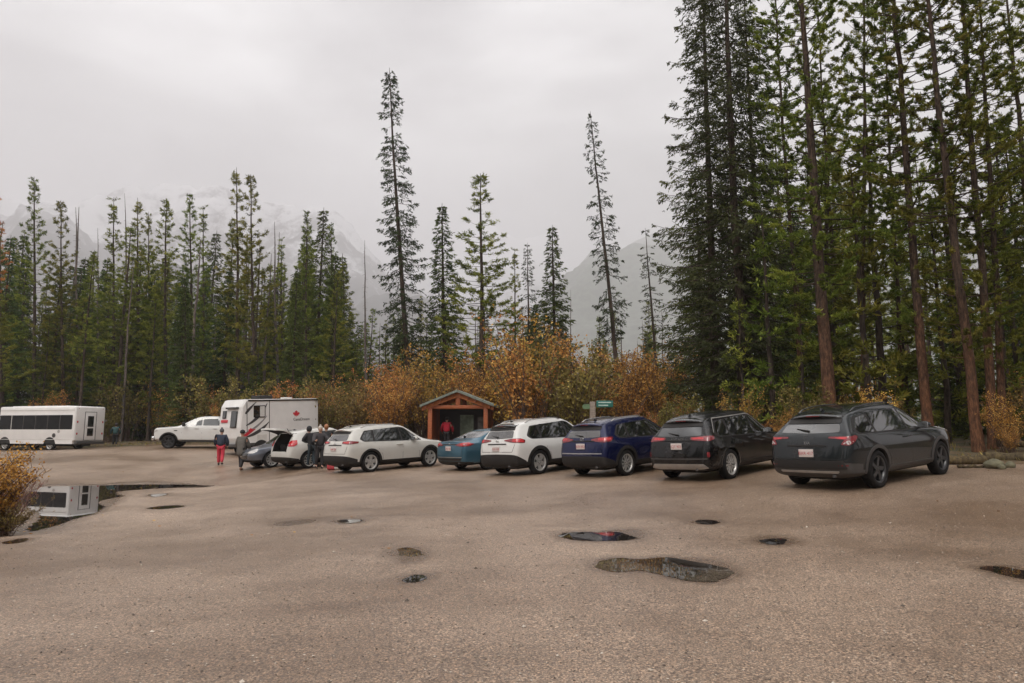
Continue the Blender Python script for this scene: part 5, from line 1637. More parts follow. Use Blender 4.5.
for sx in (-1, 1):
    MB().prism([(sx * (ov + .08), ez + .06), (sx * (ov + .08), ez + .19), (0, Hk + .06), (0, Hk - .07)], -dp - .45, dp + .45, 'y').build('roof', simple('green_grey_roofing', (.16, .18, .15), .6, var=.3, scale=5, bump=.3), t)
    for i in range(5):
        q = (i + .5) / 5
        x = sx * ov * q; zz = ez + .06 + (Hk - ez - .1) * (1 - q)
        MB().box(x - .04, x + .04, -dp - .35, dp + .35, zz - .13, zz - .03).build('purlin', M['stain_red'], t)
    MB().box(sx * hw - .05, sx * hw + .05, -dp + .12, dp - .12, .05, ez, b=.01).build('side_wall', M['stain_red'], t)
MB().box(-hw + .12, hw - .12, dp - .1, dp - .02, .1, ez, b=.01).build('back_wall', simple('dark_board', (.04, .035, .035), .7), t)
MB().box(-hw - .1, hw + .1, -dp - .1, dp + .1, -.3, .05).build('floor_slab', simple('slab', (.2, .18, .16), .8, bump=.3), t)
nb_ = MB(); nb_.box(-.25, .62, dp - .2, dp - .12, .75, 2.0, b=.01); nb_ = nb_.build('notice_board', M['grey_plastic'], t)
MB().box(-.2, .57, dp - .215, dp - .2, .8, 1.95).build('map_sheet', simple('map_green', (.2, .26, .19), .5, var=.5, scale=3), nb_)
nb_ = MB(); nb_.box(.78, 1.36, dp - .2, dp - .12, .9, 1.9, b=.01); nb_ = nb_.build('notice_board', M['grey_plastic'], t)
MB().box(.82, 1.32, dp - .215, dp - .2, .95, 1.85).build('notice_sheet', simple('notice_grey', (.16, .15, .14), .5, var=.5, scale=5), nb_)
Pp = at(446.5, 448, KD - .1)
person('person in crimson jacket reading the notices inside the kiosk', 446.5, 448, KD - .15, R(85), cloth('crimson_jacket', (.42, .01, .03)), cloth('black_trousers', (.018, .016, .018)), cloth('black_shoes', (.02, .018, .018)),
       hat=cloth('black_hat', (.015, .015, .016)), h=1.75, stride=.04, arms=((.1, .1), (.1, .1)), puffy=1.3, z=kz + .05)

# ------------------------------------------------------------------ trail sign
D = FPX / 25.4
P = at(593, 440, D)
z0 = G(P.x, P.y); zt = at(593, 401.5, D).z
t = thing('trail_sign', 'green trail sign boards on a pale timber post among the orange bushes', 'sign', (P.x, P.y, z0))
MB().box(-.11, .11, -.09, .09, -.1, zt - z0, b=.015).build('post', M['weathered'], t)
M['sign_green'] = simple('sign_green', (.02, .13, .10), .5, var=.15)
hb = at(600, 400.5, D).z - z0; lb_ = at(600, 407.3, D).z - z0
sb = MB(); sb.box(.14, .80, -.14, -.10, lb_, hb, b=.008); sb = sb.build('sign_board', M['sign_green'], t)
pw = simple('sign_white', (.45, .55, .5), .5)
for zz in (.72, .3):
    MB().box(.22, .72 if zz > .5 else .6, -.145, -.139, lb_ + (hb - lb_) * zz - .022, lb_ + (hb - lb_) * zz + .022).build('faded_line', pw, sb)
h2 = at(586, 404, D).z - z0; l2 = at(586, 409, D).z - z0
sb = MB(); sb.prism([(-.12, l2), (-.36, l2), (-.42, (l2 + h2) / 2), (-.36, h2), (-.12, h2)], -.12, -.085, 'y'); sb.build('sign_board', simple('sign_olive', (.10, .16, .08), .6), t)

# ------------------------------------------------------------------ timber kerb and stones at the right
M['moss_rock'] = simple('mossy_rock', (.11, .10, .06), .85, var=.5, scale=3, bump=.8)
M['log'] = bark('old_log', (.03, .022, .016), (.085, .066, .036), (.16, .13, .065))
def at_ground(px, py):
    x, y = pix_ground(px, py, lambda a, b_: G0(a, b_)); return Vector((x, y, G(x, y)))
def log(label, a, b_, dep, r0, r1, name='log', dz=.0, m='log'):
    A = at(*a, dep[0]); B = at(*b_, dep[1])
    n = 9; pts = []
    for i in range(n):
        q = A.lerp(B, i / (n - 1)); q.z = G(q.x, q.y) + (r0 + (r1 - r0) * i / (n - 1)) * .8 + dz + .02 * math.sin(i * 2.1); pts.append(q)
    o = MB().tube(pts, [(r0 + (r1 - r0) * i / (n - 1)) * (1 + .06 * math.sin(i * 3.)) for i in range(n)], 14).build(name, M[m])
    return tag(o, label, 'log')
log('dark timber kerb lying behind the front wheel of the grey crossover', (945, 464), (988, 463), (17.2, 17.0), .12, .115, 'timber_kerb')
log('long mossy log lying at the lot edge behind the stones', (985, 462), (1075, 460), (17.6, 16.8), .145, .13)
log('thin pale log resting on the bank at the right edge', (998, 455), (1060, 454), (19.5, 19.), .09, .07, dz=.25)
log('weathered pale plank strip lying flat at the lot edge', (958, 469), (990, 469.5), (16.2, 16.1), .04, .035, 'plank')
for i, (px, py, d, s_, lb2) in enumerate([(994, 468, 15.9, .16, 'larger mossy stone in front of the log at the lot edge'), (1010, 467.5, 16., .10, 'smaller mossy stone right of the larger stone'), (1002, 470, 15.7, .075, 'small pale stone between the two mossy stones')]):
    P = at(px, py, d)
    bm = bmesh.new(); bmesh.ops.create_icosphere(bm, subdivisions=3, radius=1)
    for v in bm.verts:
        n_ = v.co.normalized(); k = 1 + .14 * math.sin(n_.x * 3.1 + i) + .1 * math.sin(n_.y * 4.3 + 2 * i) + .05 * math.sin(n_.z * 9 + n_.x * 7)
        v.co = Vector((n_.x * s_ * 1.35 * k, n_.y * s_ * k, n_.z * s_ * .8 * k))
    me = bpy.data.meshes.new('stone'); bm.to_mesh(me); bm.free()
    for p in me.polygons: p.use_smooth = True
    o = obj('stone', me, None, M['moss_rock']); o.location = (P.x, P.y, G(P.x, P.y) + s_ * .55); tag(o, lb2, 'stone')

# ------------------------------------------------------------------ plants
def diamonds(P, D, ln, wd, tone, up=.35, rg=rng):
    """one leaf-like quad for each point P along direction D"""
    n = len(P)
    D = D / (np.linalg.norm(D, axis=1, keepdims=True) + 1e-9)
    rnd = rg.normal(size=(n, 3)); rnd[:, 2] += up * 2
    Sd = np.cross(D, rnd); Sd /= (np.linalg.norm(Sd, axis=1, keepdims=True) + 1e-9)
    ln = np.broadcast_to(ln, (n,))[:, None]; wd = np.broadcast_to(wd, (n,))[:, None]
    a = P; c = P + D * ln; m = P + D * ln * .45
    V = np.stack([a, m + Sd * wd * .5, c, m - Sd * wd * .5], 1).reshape(-1, 3)
    F = np.arange(4 * n).reshape(-1, 4)
    return V, F, tone


def tri_tube(paths, sides=3):
    """thin branches: list of (points (k,3), radii (k))"""
    V, F = [], []
    off = 0
    for pts, rad in paths:
        pts = np.asarray(pts, float); k = len(pts)
        d = np.gradient(pts, axis=0); d /= (np.linalg.norm(d, axis=1, keepdims=True) + 1e-9)
        ref = np.array([0, 0, 1.]) if abs(d[0, 2]) < .9 else np.array([1., 0, 0])
        a = np.cross(d, ref); a /= (np.linalg.norm(a, axis=1, keepdims=True) + 1e-9); b_ = np.cross(a, d)
        for j in range(sides):
            t = 2 * PI * j / sides
            V.append(pts + (a * math.cos(t) + b_ * math.sin(t)) * np.asarray(rad)[:, None])
        for i in range(k - 1):
            for j in range(sides):
                j2 = (j + 1) % sides
                F.append((off + j * k + i, off + j2 * k + i, off + j2 * k + i + 1, off + j * k + i + 1))
        off += sides * k
    return np.concatenate(V), np.array(F)


def conifer(seed, H, style='pine', cb=.35, Rm=1.6, r0=.2, detail=1., wob=.12, profile=None, dens=1.):
    """returns trunk mesh and crown mesh; style pine = tufts on open limbs, spruce = drooping sprays"""
    rg = np.random.default_rng(seed)
    zs = np.linspace(0, H, 18)
    wx = np.cumsum(rg.normal(0, wob * .12, 18)); wy = np.cumsum(rg.normal(0, wob * .12, 18)); wx -= wx[0]; wy -= wy[0]
    rad = r0 * (1 - zs / H) ** .8 + .012; rad[0] *= 1.25
    centre = lambda z: np.array([np.interp(z, zs, wx), np.interp(z, zs, wy), z])
    paths_trunk = [(np.stack([wx, wy, zs], 1), rad)]
    limbs = []
    PP, DD, LL, WW, TT = [], [], [], [], []
    prof = profile or ((lambda t: min(1., t * 4 + .35) * (1 - t) ** .95 + .07) if style != 'spruce' else (lambda t: min(1, t * 8 + .5) * (1 - t) ** .85 + .04))
    z = cb * H
    step = {'pine': .42, 'spruce': .34, 'thin': .4}[style] / dens
    dirs = []
    while z < H - .25:
        t = (z - cb * H) / (H * (1 - cb))
        nb = rg.integers(4, 7) if style == 'spruce' else rg.integers(2, 5)
        a0 = rg.uniform(0, 2 * PI)
        gap = rg.uniform() < .12 * (style != 'spruce')
        for i in range(0 if gap else nb):
            a = a0 + 2 * PI * i / nb + rg.normal(0, .35)
            Lb = Rm * prof(t) * rg.uniform(.55, 1.2)
            if Lb < .12: continue
            if style == 'spruce': e0, cur = -.25 - .25 * (1 - t) + .75 * max(0, t - .7) / .3, .35
            elif style == 'thin': e0, cur = -.35 + .7 * max(0, t - .75) / .25, .25
            else: e0, cur = -.12 + .6 * t * t + rg.normal(0, .14), .3
            k = 6
            s = np.linspace(0, 1, k)
            el = e0 + cur * s * s * 2
            hx = np.cumsum(np.cos(el)) / k * Lb; hz = np.cumsum(np.sin(el)) / k * Lb
            hx -= hx[0]; hz -= hz[0]
            az = a + rg.normal(0, .1) * s
            c0 = centre(z)
            pts = np.stack([c0[0] + hx * np.cos(az), c0[1] + hx * np.sin(az), z + hz], 1)
            rb = max(.005, .010 * Lb + .003)
            limbs.append((pts, rb * (1 - s * .8)))
            bt = rg.uniform(0, 1) * .5
            # needles
            if style == 'spruce' or style == 'thin':
                m = max(3, int(Lb / .13 * (1. if style == 'spruce' else .8)))
                start = .1 if style == 'spruce' else .18
                q = np.sort(rg.uniform(start, 1, m))
                base = np.stack([np.interp(q, s, pts[:, j]) for j in range(3)], 1)
                tl = np.minimum(.6, .5 * Lb * (1 - q) + .16) * rg.uniform(.6, 1.1, m)
                sg = rg.choice([-1, 1], m)
                ang = np.arctan2(pts[-1, 1] - pts[0, 1], pts[-1, 0] - pts[0, 0]) + sg * rg.uniform(.5, 1.1, m)
                td = np.stack([np.cos(ang), np.sin(ang), rg.uniform(-.75, -.1, m)], 1)
                nq = max(2, int(round(3 * detail)))
                for j in range(nq * 2):
                    f = (j // 2 + rg.uniform(0, .8, m)) / nq
                    p = base + td * (tl * f)[:, None] + rg.normal(0, .02, (m, 3))
                    dd = td + rg.normal(0, .35, (m, 3)); dd[:, 2] -= .15
                    PP.append(p); DD.append(dd)
                    LL.append(rg.uniform(.14, .26, m) / detail ** .6); WW.append(rg.uniform(.05, .085, m) / detail ** .6)
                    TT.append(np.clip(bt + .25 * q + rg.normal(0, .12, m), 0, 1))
            else:
                m = max(2, int(Lb * (3.2 if detail > 1.5 else 4.2)))
                q = np.clip(rg.beta(2.4, 1.2, m), .22, 1); q[0] = 1
                base = np.stack([np.interp(q, s, pts[:, j]) for j in range(3)], 1)
                sg = rg.choice([-1, 1], m)
                ang = np.arctan2(pts[-1, 1] - pts[0, 1], pts[-1, 0] - pts[0, 0]) + sg * rg.uniform(.2, 1.3, m)
                tl = rg.uniform(.05, .42, m) * (1.25 - q)
                td = np.stack([np.cos(ang), np.sin(ang), rg.uniform(-.1, .7, m)], 1)
                tip = base + td * tl[:, None]
                for j in range(m):
                    if tl[j] > .12: limbs.append((np.stack([base[j], tip[j]]), np.array([.007, .004])))
                nn = int(13 * detail * (1.9 if detail > 1.5 else 1))
                tt = np.clip(bt + rg.uniform(0, .5, m), 0, 1)
                for j in range(nn):
                    dd = td * .7 + rg.normal(0, .75, (m, 3)); dd[:, 2] += .25
                    PP.append(tip - td * rg.uniform(0, .22, m)[:, None] + rg.normal(0, .025, (m, 3))); DD.append(dd)
                    LL.append(rg.uniform(.13, .24, m) * (.72 if detail > 1.5 else 1)); WW.append(rg.uniform(.035, .06, m) / detail ** .3)
                    TT.append(np.clip(tt + rg.normal(0, .08, m), 0, 1))
        z += step * rg.uniform(.6, 1.4)
    # dead limb stubs under the crown
    for i in range(int(H * cb * (2.2 if style != 'spruce' else 3.5))):
        z = rg.uniform(min(.12, cb * .3) * H, cb * H); a = rg.uniform(0, 2 * PI); Lb = rg.uniform(.2, .9)
        c0 = centre(z); s = np.linspace(0, 1, 4)
        pts = np.stack([c0[0] + s * Lb * np.cos(a), c0[1] + s * Lb * np.sin(a), z - .25 * s * Lb + rg.normal(0, .03, 4)], 1)
        limbs.append((pts, .012 * (1 - s * .7)))
    V1, F1 = tri_tube(paths_trunk, 9)
    V2, F2 = tri_tube(limbs, 3)
    tv = np.concatenate([V1, V2]); tf = np.concatenate([F1, F2 + len(V1)])
    V, F, T = diamonds(np.concatenate(PP), np.concatenate(DD), np.concatenate(LL), np.concatenate(WW), np.concatenate(TT), rg=rg)
    return (tv, tf), (V, F, T)


def tree_meshes(seed, H, bark_m, leaf_m, **kw):
    (tv, tf), (V, F, T) = conifer(seed, H, **kw)
    return np_mesh('trunk', tv, tf, bark_m, smooth=True), np_mesh('crown', V, F, leaf_m, tone=T)


NT = [0, 0]


def put_tree(name, meshes, loc, rz=None, sc=1., lean=(0, 0), label=None, group=None, sxy=None):
    o = thing(name, label, 'tree', loc, 0, group)
    o.rotation_euler = (lean[1], lean[0], random.uniform(0, 6.28) if rz is None else rz)
    # lean is applied in world axes
    o.rotation_mode = 'QUATERNION'
    o.rotation_quaternion = (Matrix.Rotation(lean[0], 3, 'Y') @ Matrix.Rotation(-lean[1], 3, 'X') @ Matrix.Rotation(random.uniform(0, 6.28) if rz is None else rz, 3, 'Z')).to_quaternion()
    o.scale = (sxy or sc, sxy or sc, sc)
    link(bpy.data.objects.new('trunk', meshes[0]), o)
    if meshes[1] is not None: link(bpy.data.objects.new('crown', meshes[1]), o)
    NT[0] += 1
    return o


# prototypes, 20 m tall unless noted
B = M
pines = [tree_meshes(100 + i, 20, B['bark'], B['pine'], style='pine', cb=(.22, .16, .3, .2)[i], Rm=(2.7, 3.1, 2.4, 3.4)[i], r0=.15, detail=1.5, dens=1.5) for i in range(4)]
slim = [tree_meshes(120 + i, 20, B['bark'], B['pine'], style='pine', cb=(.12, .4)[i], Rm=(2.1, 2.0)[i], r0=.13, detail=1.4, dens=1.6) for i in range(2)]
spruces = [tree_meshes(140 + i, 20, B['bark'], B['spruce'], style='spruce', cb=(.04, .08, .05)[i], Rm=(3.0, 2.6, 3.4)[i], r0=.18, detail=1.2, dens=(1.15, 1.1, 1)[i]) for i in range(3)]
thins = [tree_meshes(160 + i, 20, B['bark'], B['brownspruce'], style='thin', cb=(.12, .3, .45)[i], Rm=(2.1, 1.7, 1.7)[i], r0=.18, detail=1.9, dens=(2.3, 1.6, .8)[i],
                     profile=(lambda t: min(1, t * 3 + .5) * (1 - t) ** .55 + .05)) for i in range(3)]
young = [tree_meshes(180 + i, 7, B['bark'], (B['spruce'], B['pine'], B['pine'])[i], style=('spruce', 'pine', 'pine')[i], cb=.05, Rm=(1.5, 1.2, 1.5)[i], r0=.07, detail=1., dens=1.6) for i in range(3)]


def dead(seed, H=14, Rm=.7, leaf=None):
    rg = np.random.default_rng(seed)
    zs = np.linspace(0, H, 12)
    w = np.cumsum(rg.normal(0, .03, (12, 2)), 0)
    P1 = [(np.stack([w[:, 0], w[:, 1], zs], 1), .11 * (1 - zs / H) ** .8 + .01)]
    L_ = []
    for i in range(90):
        z = rg.uniform(.15 * H, H * .98); a = rg.uniform(0, 6.28); l_ = Rm * (1.1 - z / H) * rg.uniform(.3, 1.2); s = np.linspace(0, 1, 4)
        cx_, cy_ = np.interp(z, zs, w[:, 0]), np.interp(z, zs, w[:, 1])
        L_.append((np.stack([cx_ + s * l_ * np.cos(a), cy_ + s * l_ * np.sin(a), z + (.1 - .5 * s) * l_ * .6], 1), .012 * (1 - .6 * s)))
    V1, F1 = tri_tube(P1, 8); V2, F2 = tri_tube(L_, 3)
    return np_mesh('trunk', np.concatenate([V1, V2]), np.concatenate([F1, F2 + len(V1)]), B['bark_grey'], smooth=True)


deads = [(dead(200 + i), None) for i in range(3)]

# near pines at the right, finer needles
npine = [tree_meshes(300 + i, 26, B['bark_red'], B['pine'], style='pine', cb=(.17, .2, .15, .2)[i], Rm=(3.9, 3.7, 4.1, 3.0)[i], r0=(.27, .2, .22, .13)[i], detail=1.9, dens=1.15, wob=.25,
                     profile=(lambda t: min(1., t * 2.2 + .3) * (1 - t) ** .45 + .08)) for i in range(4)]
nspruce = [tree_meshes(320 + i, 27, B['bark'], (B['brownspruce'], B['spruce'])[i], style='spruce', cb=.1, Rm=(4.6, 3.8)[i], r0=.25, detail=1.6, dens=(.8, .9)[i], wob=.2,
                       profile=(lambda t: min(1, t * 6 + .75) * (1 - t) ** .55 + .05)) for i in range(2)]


def tree_at(name, meshes, base_px, top_px, top_py, depth, proto_h, label, group=None, wide=1., bend=None, lean_x=None):
    """stand a tree where the photograph shows its foot and its tip"""
    P = at(base_px, 440, depth)
    T = at(top_px, top_py, depth)
    T = Vector((T.x, P.y, T.z)) if True else T
    # same world depth for the tip
    d = ray(top_px, top_py); q = P.y / d.y
    T = Vector((0, 0, CAMZ)) + d * q
    z = gz(np.array([[P.x]]), np.array([[P.y]]))[0, 0] - .1
    h = T.z - z
    lean = math.atan2(T.x - P.x, h)
    return put_tree(name, meshes, (P.x, P.y, z), sc=math.hypot(h, T.x - P.x) / proto_h, lean=(lean, 0), label=label, group=group, sxy=math.hypot(h, T.x - P.x) / proto_h * wide)


# the trees one can pick out, left to right
KEY = [
    ('pine_tree', pines[0], 36, 34, 177, 58, 20, 'tall green pine rising above the shuttle bus roof', 1.0),
    ('pine_tree', pines[3], 64, 62, 200, 56, 20, 'bushy green pine right of the tall pine above the bus', .95),
    ('dead_tree', deads[0], 80, 78, 208, 60, 14, 'bare grey dead trunk right of the bushy pine above the bus', 1.),
    ('dead_tree', deads[1], 98, 97, 228, 62, 14, 'bare dead trunk behind the rear of the shuttle bus', .8),
    ('pine_tree', slim[0], 114, 113, 197, 60, 20, 'slim pine above the person in the teal jacket', 1.1),
    ('dead_tree', deads[2], 127, 126, 194, 63, 14, 'dead brown trunk between two slim green pines', .8),
    ('pine_tree', pines[2], 139, 137, 198, 60, 20, 'pine with a tufted tip right of the dead brown trunk', 1.05),
    ('pine_tree', slim[1], 166, 166, 198, 58, 20, 'pine with bare lower trunk left of the white pickup', 1.3),
    ('pine_tree', pines[0], 150, 149, 212, 66, 20, 'pale slender pine above the left end of the pickup', .8),
    ('pine_tree', pines[1], 192, 190, 194, 60, 20, 'straight pine standing above the white pickup', 1.),
    ('pine_tree', slim[0], 204, 203, 206, 64, 20, 'thin pine close beside the straight pine above the pickup', 1.),
    ('spruce_tree', spruces[1], 186, 185, 285, 50, 20, 'dark low spruce in front of the pines behind the pickup', 1.3),
    ('pine_tree', pines[2], 238, 237, 167, 56, 20, 'tall pine, left of the pair above the camper', 1.),
    ('pine_tree', pines[3], 256, 252, 174, 55, 20, 'tall pine, right of the pair above the camper', 1.),
    ('dead_tree', deads[0], 279, 277, 222, 60, 14, 'thin bare dead tree between the camper pines', 1.),
    ('pine_tree', slim[0], 283, 281, 238, 64, 20, 'short slender pine behind the camper roof', 1.),
    ('pine_tree', pines[1], 305, 307, 211, 56, 20, 'full pine above the right end of the camper', 1.),
    ('pine_tree', pines[0], 331, 330, 222, 58, 20, 'pine next to the full pine right of the camper', .9),
    ('pine_tree', slim[1], 344, 343, 262, 60, 20, 'low pale pine left of the bare thin tree', 1.5),
    ('dead_tree', deads[1], 367, 365, 240, 52, 14, 'bare thin dead tree left of the very tall narrow spruce', .9),
    ('spruce_tree', thins[0], 413, 390, 67, 48, 20, 'very tall narrow spruce leaning slightly left, centre of the view', .86),
    ('spruce_tree', spruces[1], 445, 442, 203, 50, 20, 'full green spruce right of the very tall narrow one', 1.3),
    ('pine_tree', pines[3], 482, 480, 174, 46, 20, 'broad pine with open limbs above the kiosk', 1.45),
    ('pine_tree', slim[0], 516, 515, 248, 58, 20, 'small pine right of the broad kiosk pine', 1.1),
    ('spruce_tree', thins[1], 530, 528, 243, 54, 20, 'thin open spruce behind the white crossover', 1.),
    ('spruce_tree', spruces[0], 556, 552, 225, 47, 20, 'conical green spruce above the white crossover', 1.3),
    ('dead_tree', deads[2], 571, 570, 290, 60, 14, 'faint dead trunk right of the conical spruce', .8),
    ('spruce_tree', thins[1], 624, 590, 112, 44, 20, 'tall thin leaning spruce above the blue crossover', .82),
    ('spruce_tree', thins[2], 662, 645, 228, 42, 20, 'sparse leaning tree with few limbs left of the big spruces', 1.),
    ('spruce_tree', nspruce[0], 745, 722, -110, 28, 27, 'huge weathered spruce with sweeping drooping boughs', 1.0),
    ('spruce_tree', nspruce[1], 718, 700, -60, 31, 27, 'big dark spruce close behind the weathered spruce', .95),
    ('spruce_tree', nspruce[1], 768, 742, -20, 33, 27, 'dark spruce right of the weathered spruce', .8),
    ('pine_tree', npine[3], 806, 772, -70, 27, 26, 'slim pine trunk left of the thick red one', .9),
    ('pine_tree', npine[0], 832, 788, -120, 22.5, 26, 'thick red-barked pine rising behind the grey crossover roof', 1.),
    ('pine_tree', npine[3], 845, 815, -40, 30, 26, 'slim dark pine just right of the thick red-barked one', .9),
    ('pine_tree', npine[3], 862, 862, -110, 25, 26, 'perfectly straight slim pine in the gap between thick pines', .85),
    ('pine_tree', npine[1], 930, 893, -130, 21.5, 26, 'tall pine with orange lower bark behind the front of the grey crossover', 1.),
    ('pine_tree', npine[3], 905, 884, -20, 28, 26, 'slim pine left of the orange-barked pine', .9),
    ('pine_tree', npine[2], 978, 915, -140, 19.5, 26, 'leaning pine, left one of the touching trio by the logs', .9),
    ('pine_tree', npine[1], 993, 946, -120, 20.3, 26, 'leaning pine, middle one of the touching trio by the logs', .9),
    ('pine_tree', npine[2], 1003, 975, -60, 21, 26, 'pine, right one of the touching trio by the logs', .8),
    ('pine_tree', npine[1], 1050, 1010, -60, 24, 26, 'pine at the right edge beyond the stones', 1.),
    ('pine_tree', npine[0], 1100, 1050, -60, 21, 26, 'thick pine just past the right edge of the view', 1.),
]
for (nm, me_, bx, tx_, ty_, dep, ph, lb, wd) in KEY:
    tree_at(nm, me_, bx, tx_, ty_, dep, ph, lb, wide=wd)
for i, (x, y, k, s_) in enumerate([(20, -3, 0, .9), (21.5, 4, 1, .8), (20, 9.5, 2, .75), (26, 0, 2, .9), (25, 8, 0, .85), (17.6, 14.8, 1, .85), (20.5, 17.5, 2, .8), (16.6, 12.2, 3, .7), (23, 13.5, 1, .9), (29, 5, 3, 1.), (21, -11, 1, .9), (28, -9, 2, .9), (31, 13, 1, .95)]):
    put_tree('pine_tree', npine[k], (x, y, float(gz(np.array([[x * 1.]]), np.array([[y * 1.]]))[0, 0]) - .1), sc=s_, label='one of the tall pines along the right side of the lot, out of view', group='pines beside the lot')
for i, (px, dep, h) in enumerate([(772, 25, 9), (806, 24, 6), (868, 23, 10), (888, 26, 13), (948, 24, 9), (962, 27, 13), (1012, 22, 8), (840, 29, 13), (1024, 26, 12), (745, 26, 6)]):
    P = at(px, 440, dep)
    put_tree('young_conifer', young[1 + i % 2], (P.x, P.y, float(gz(np.array([[P.x]]), np.array([[P.y]]))[0, 0]) - .1), sc=h / 7, label='one of the half-grown yellow-green pines among the big trunks behind the dark cars', group='half-grown pines behind the dark cars', sxy=h / 7 * 1.1)
    placed_near = True
tree_at('pine_tree', pines[3], -22, -26, 235, 50, 20, 'bright green pine whose boughs reach in at the left edge', wide=1.9)
# one with orange dying needles at the left edge
om = list(tree_meshes(400, 20, B['bark'], B['orange'], style='pine', cb=.6, Rm=1.1, r0=.14, dens=.8))
tree_at('pine_tree', om, 2, 0, 195, 55, 20, 'pine with orange dying needles at the left edge')


def inlot(x, y): return seg_dist(np.array([[x]]), np.array([[y]]), LOT)[0, 0]


# the rest of the forest belt
rr = random.Random(5)
count = 0
tries = 0
placed = []
while count < 215 and tries < 6000:
    tries += 1
    px = rr.uniform(-60, 372) if rr.random() < .78 else rr.uniform(372, 700)
    dep = rr.uniform(52, 92) if px < 372 else rr.uniform(50, 85)
    P = at(px, 440, dep)
    if inlot(P.x, P.y) < 2.5: continue
    if any((P.x - a) ** 2 + (P.y - b_) ** 2 < 1.6 ** 2 for a, b_ in placed): continue
    placed.append((P.x, P.y))
    k = rr.random()
    top = rr.gauss(276, 34) if px < 340 else rr.gauss(330, 16)
    top = max(205 if px < 340 else 300, min(345, top))
    z = .6
    q = P.y / ray(px, top).y
    h = CAMZ + ray(px, top).z * q - z
    if k < .2 and px < 372:
        me_ = rr.choice(young); h = rr.uniform(3, 8); nm = 'young_conifer'; lb = 'one of the young conifers in the forest belt behind the bus and camper'; g = 'young conifers of the forest belt'
    elif k < .66:
        me_ = rr.choice(pines + slim); nm = 'pine_tree'; lb = 'one of the crowded mid-green pines filling the forest belt'; g = 'pines of the forest belt'
    elif k < .86:
        me_ = rr.choice(spruces); nm = 'spruce_tree'; lb = 'one of the dark spruces filling the forest belt'; g = 'spruces of the forest belt'
    else:
        me_ = rr.choice(deads); nm = 'dead_tree'; lb = 'one of the bare dead trunks standing in the forest belt'; g = 'dead trunks of the forest belt'
    ph = 14 if nm == 'dead_tree' else 7 if nm == 'young_conifer' else 20
    zz = gz(np.array([[P.x]]), np.array([[P.y]]))[0, 0] - .1
    put_tree(nm, me_, (P.x, P.y, zz), sc=h / ph, lean=(rr.gauss(0, .015), 0), label=lb, group=g, sxy=h / ph * rr.uniform(.95, 1.35))
    count += 1
# behind the right-hand row of cars
count = 0; tries = 0
while count < 72 and tries < 6000:
    tries += 1
    px = rr.uniform(705, 1120); dep = rr.uniform(26, 75)
    P = at(px, 440, dep)
    if inlot(P.x, P.y) < 2.0 or any((P.x - a) ** 2 + (P.y - b_) ** 2 < 1.7 ** 2 for a, b_ in placed): continue
    placed.append((P.x, P.y))
    zz = gz(np.array([[P.x]]), np.array([[P.y]]))[0, 0] - .1
    k = rr.random()
    if k < .58:
        me_ = rr.choice(young); h = rr.uniform(3, 9.5) / 7; nm = 'young_conifer'; lb = 'one of the young conifers under the tall trees behind the dark cars'; g = 'young conifers under the tall trees'
    elif k < .84:
        me_ = rr.choice(pines + slim); top = rr.uniform(90, 300); q = P.y / ray(px, top).y; h = (CAMZ + ray(px, top).z * q - zz) / 20; h = min(h, 1.35)
        nm = 'pine_tree'; lb = 'one of the pines deeper in the wood behind the dark cars'; g = 'pines behind the dark cars'
    else:
        me_ = rr.choice(spruces); h = rr.uniform(9, 17) / 20; nm = 'spruce_tree'; lb = 'one of the spruces deeper in the wood behind the dark cars'; g = 'spruces behind the dark cars'
    put_tree(nm, me_, (P.x, P.y, zz), sc=h, lean=(rr.gauss(0, .01), 0), label=lb, group=g, sxy=h * rr.uniform(.95, 1.2))
    count += 1


# the wood goes on behind the photographer; the cars and the puddles mirror it
bt = 0
while bt < 60:
    a = rr.uniform(R(150), R(398)); rd = rr.uniform(26, 52)
    x, y = math.cos(a) * rd * 1.1, 8 + math.sin(a) * rd
    if y > 12 and x < 0: continue
    if x > 0 and y > 2 and x < 36: continue
    if any((x - p) ** 2 + (y - q_) ** 2 < 6 for p, q_ in placed): continue
    placed.append((x, y))
    z0 = float(gz(np.array([[x]]), np.array([[y]]))[0, 0]) - .1
    sp = rr.random() < .35
    put_tree('spruce_tree' if sp else 'pine_tree', rr.choice(spruces if sp else pines), (x, y, z0), sc=rr.uniform(.7, 1.15), label='one of the trees round the lot behind the photographer', group='trees behind the photographer', sxy=rr.uniform(.9, 1.3))
    bt += 1


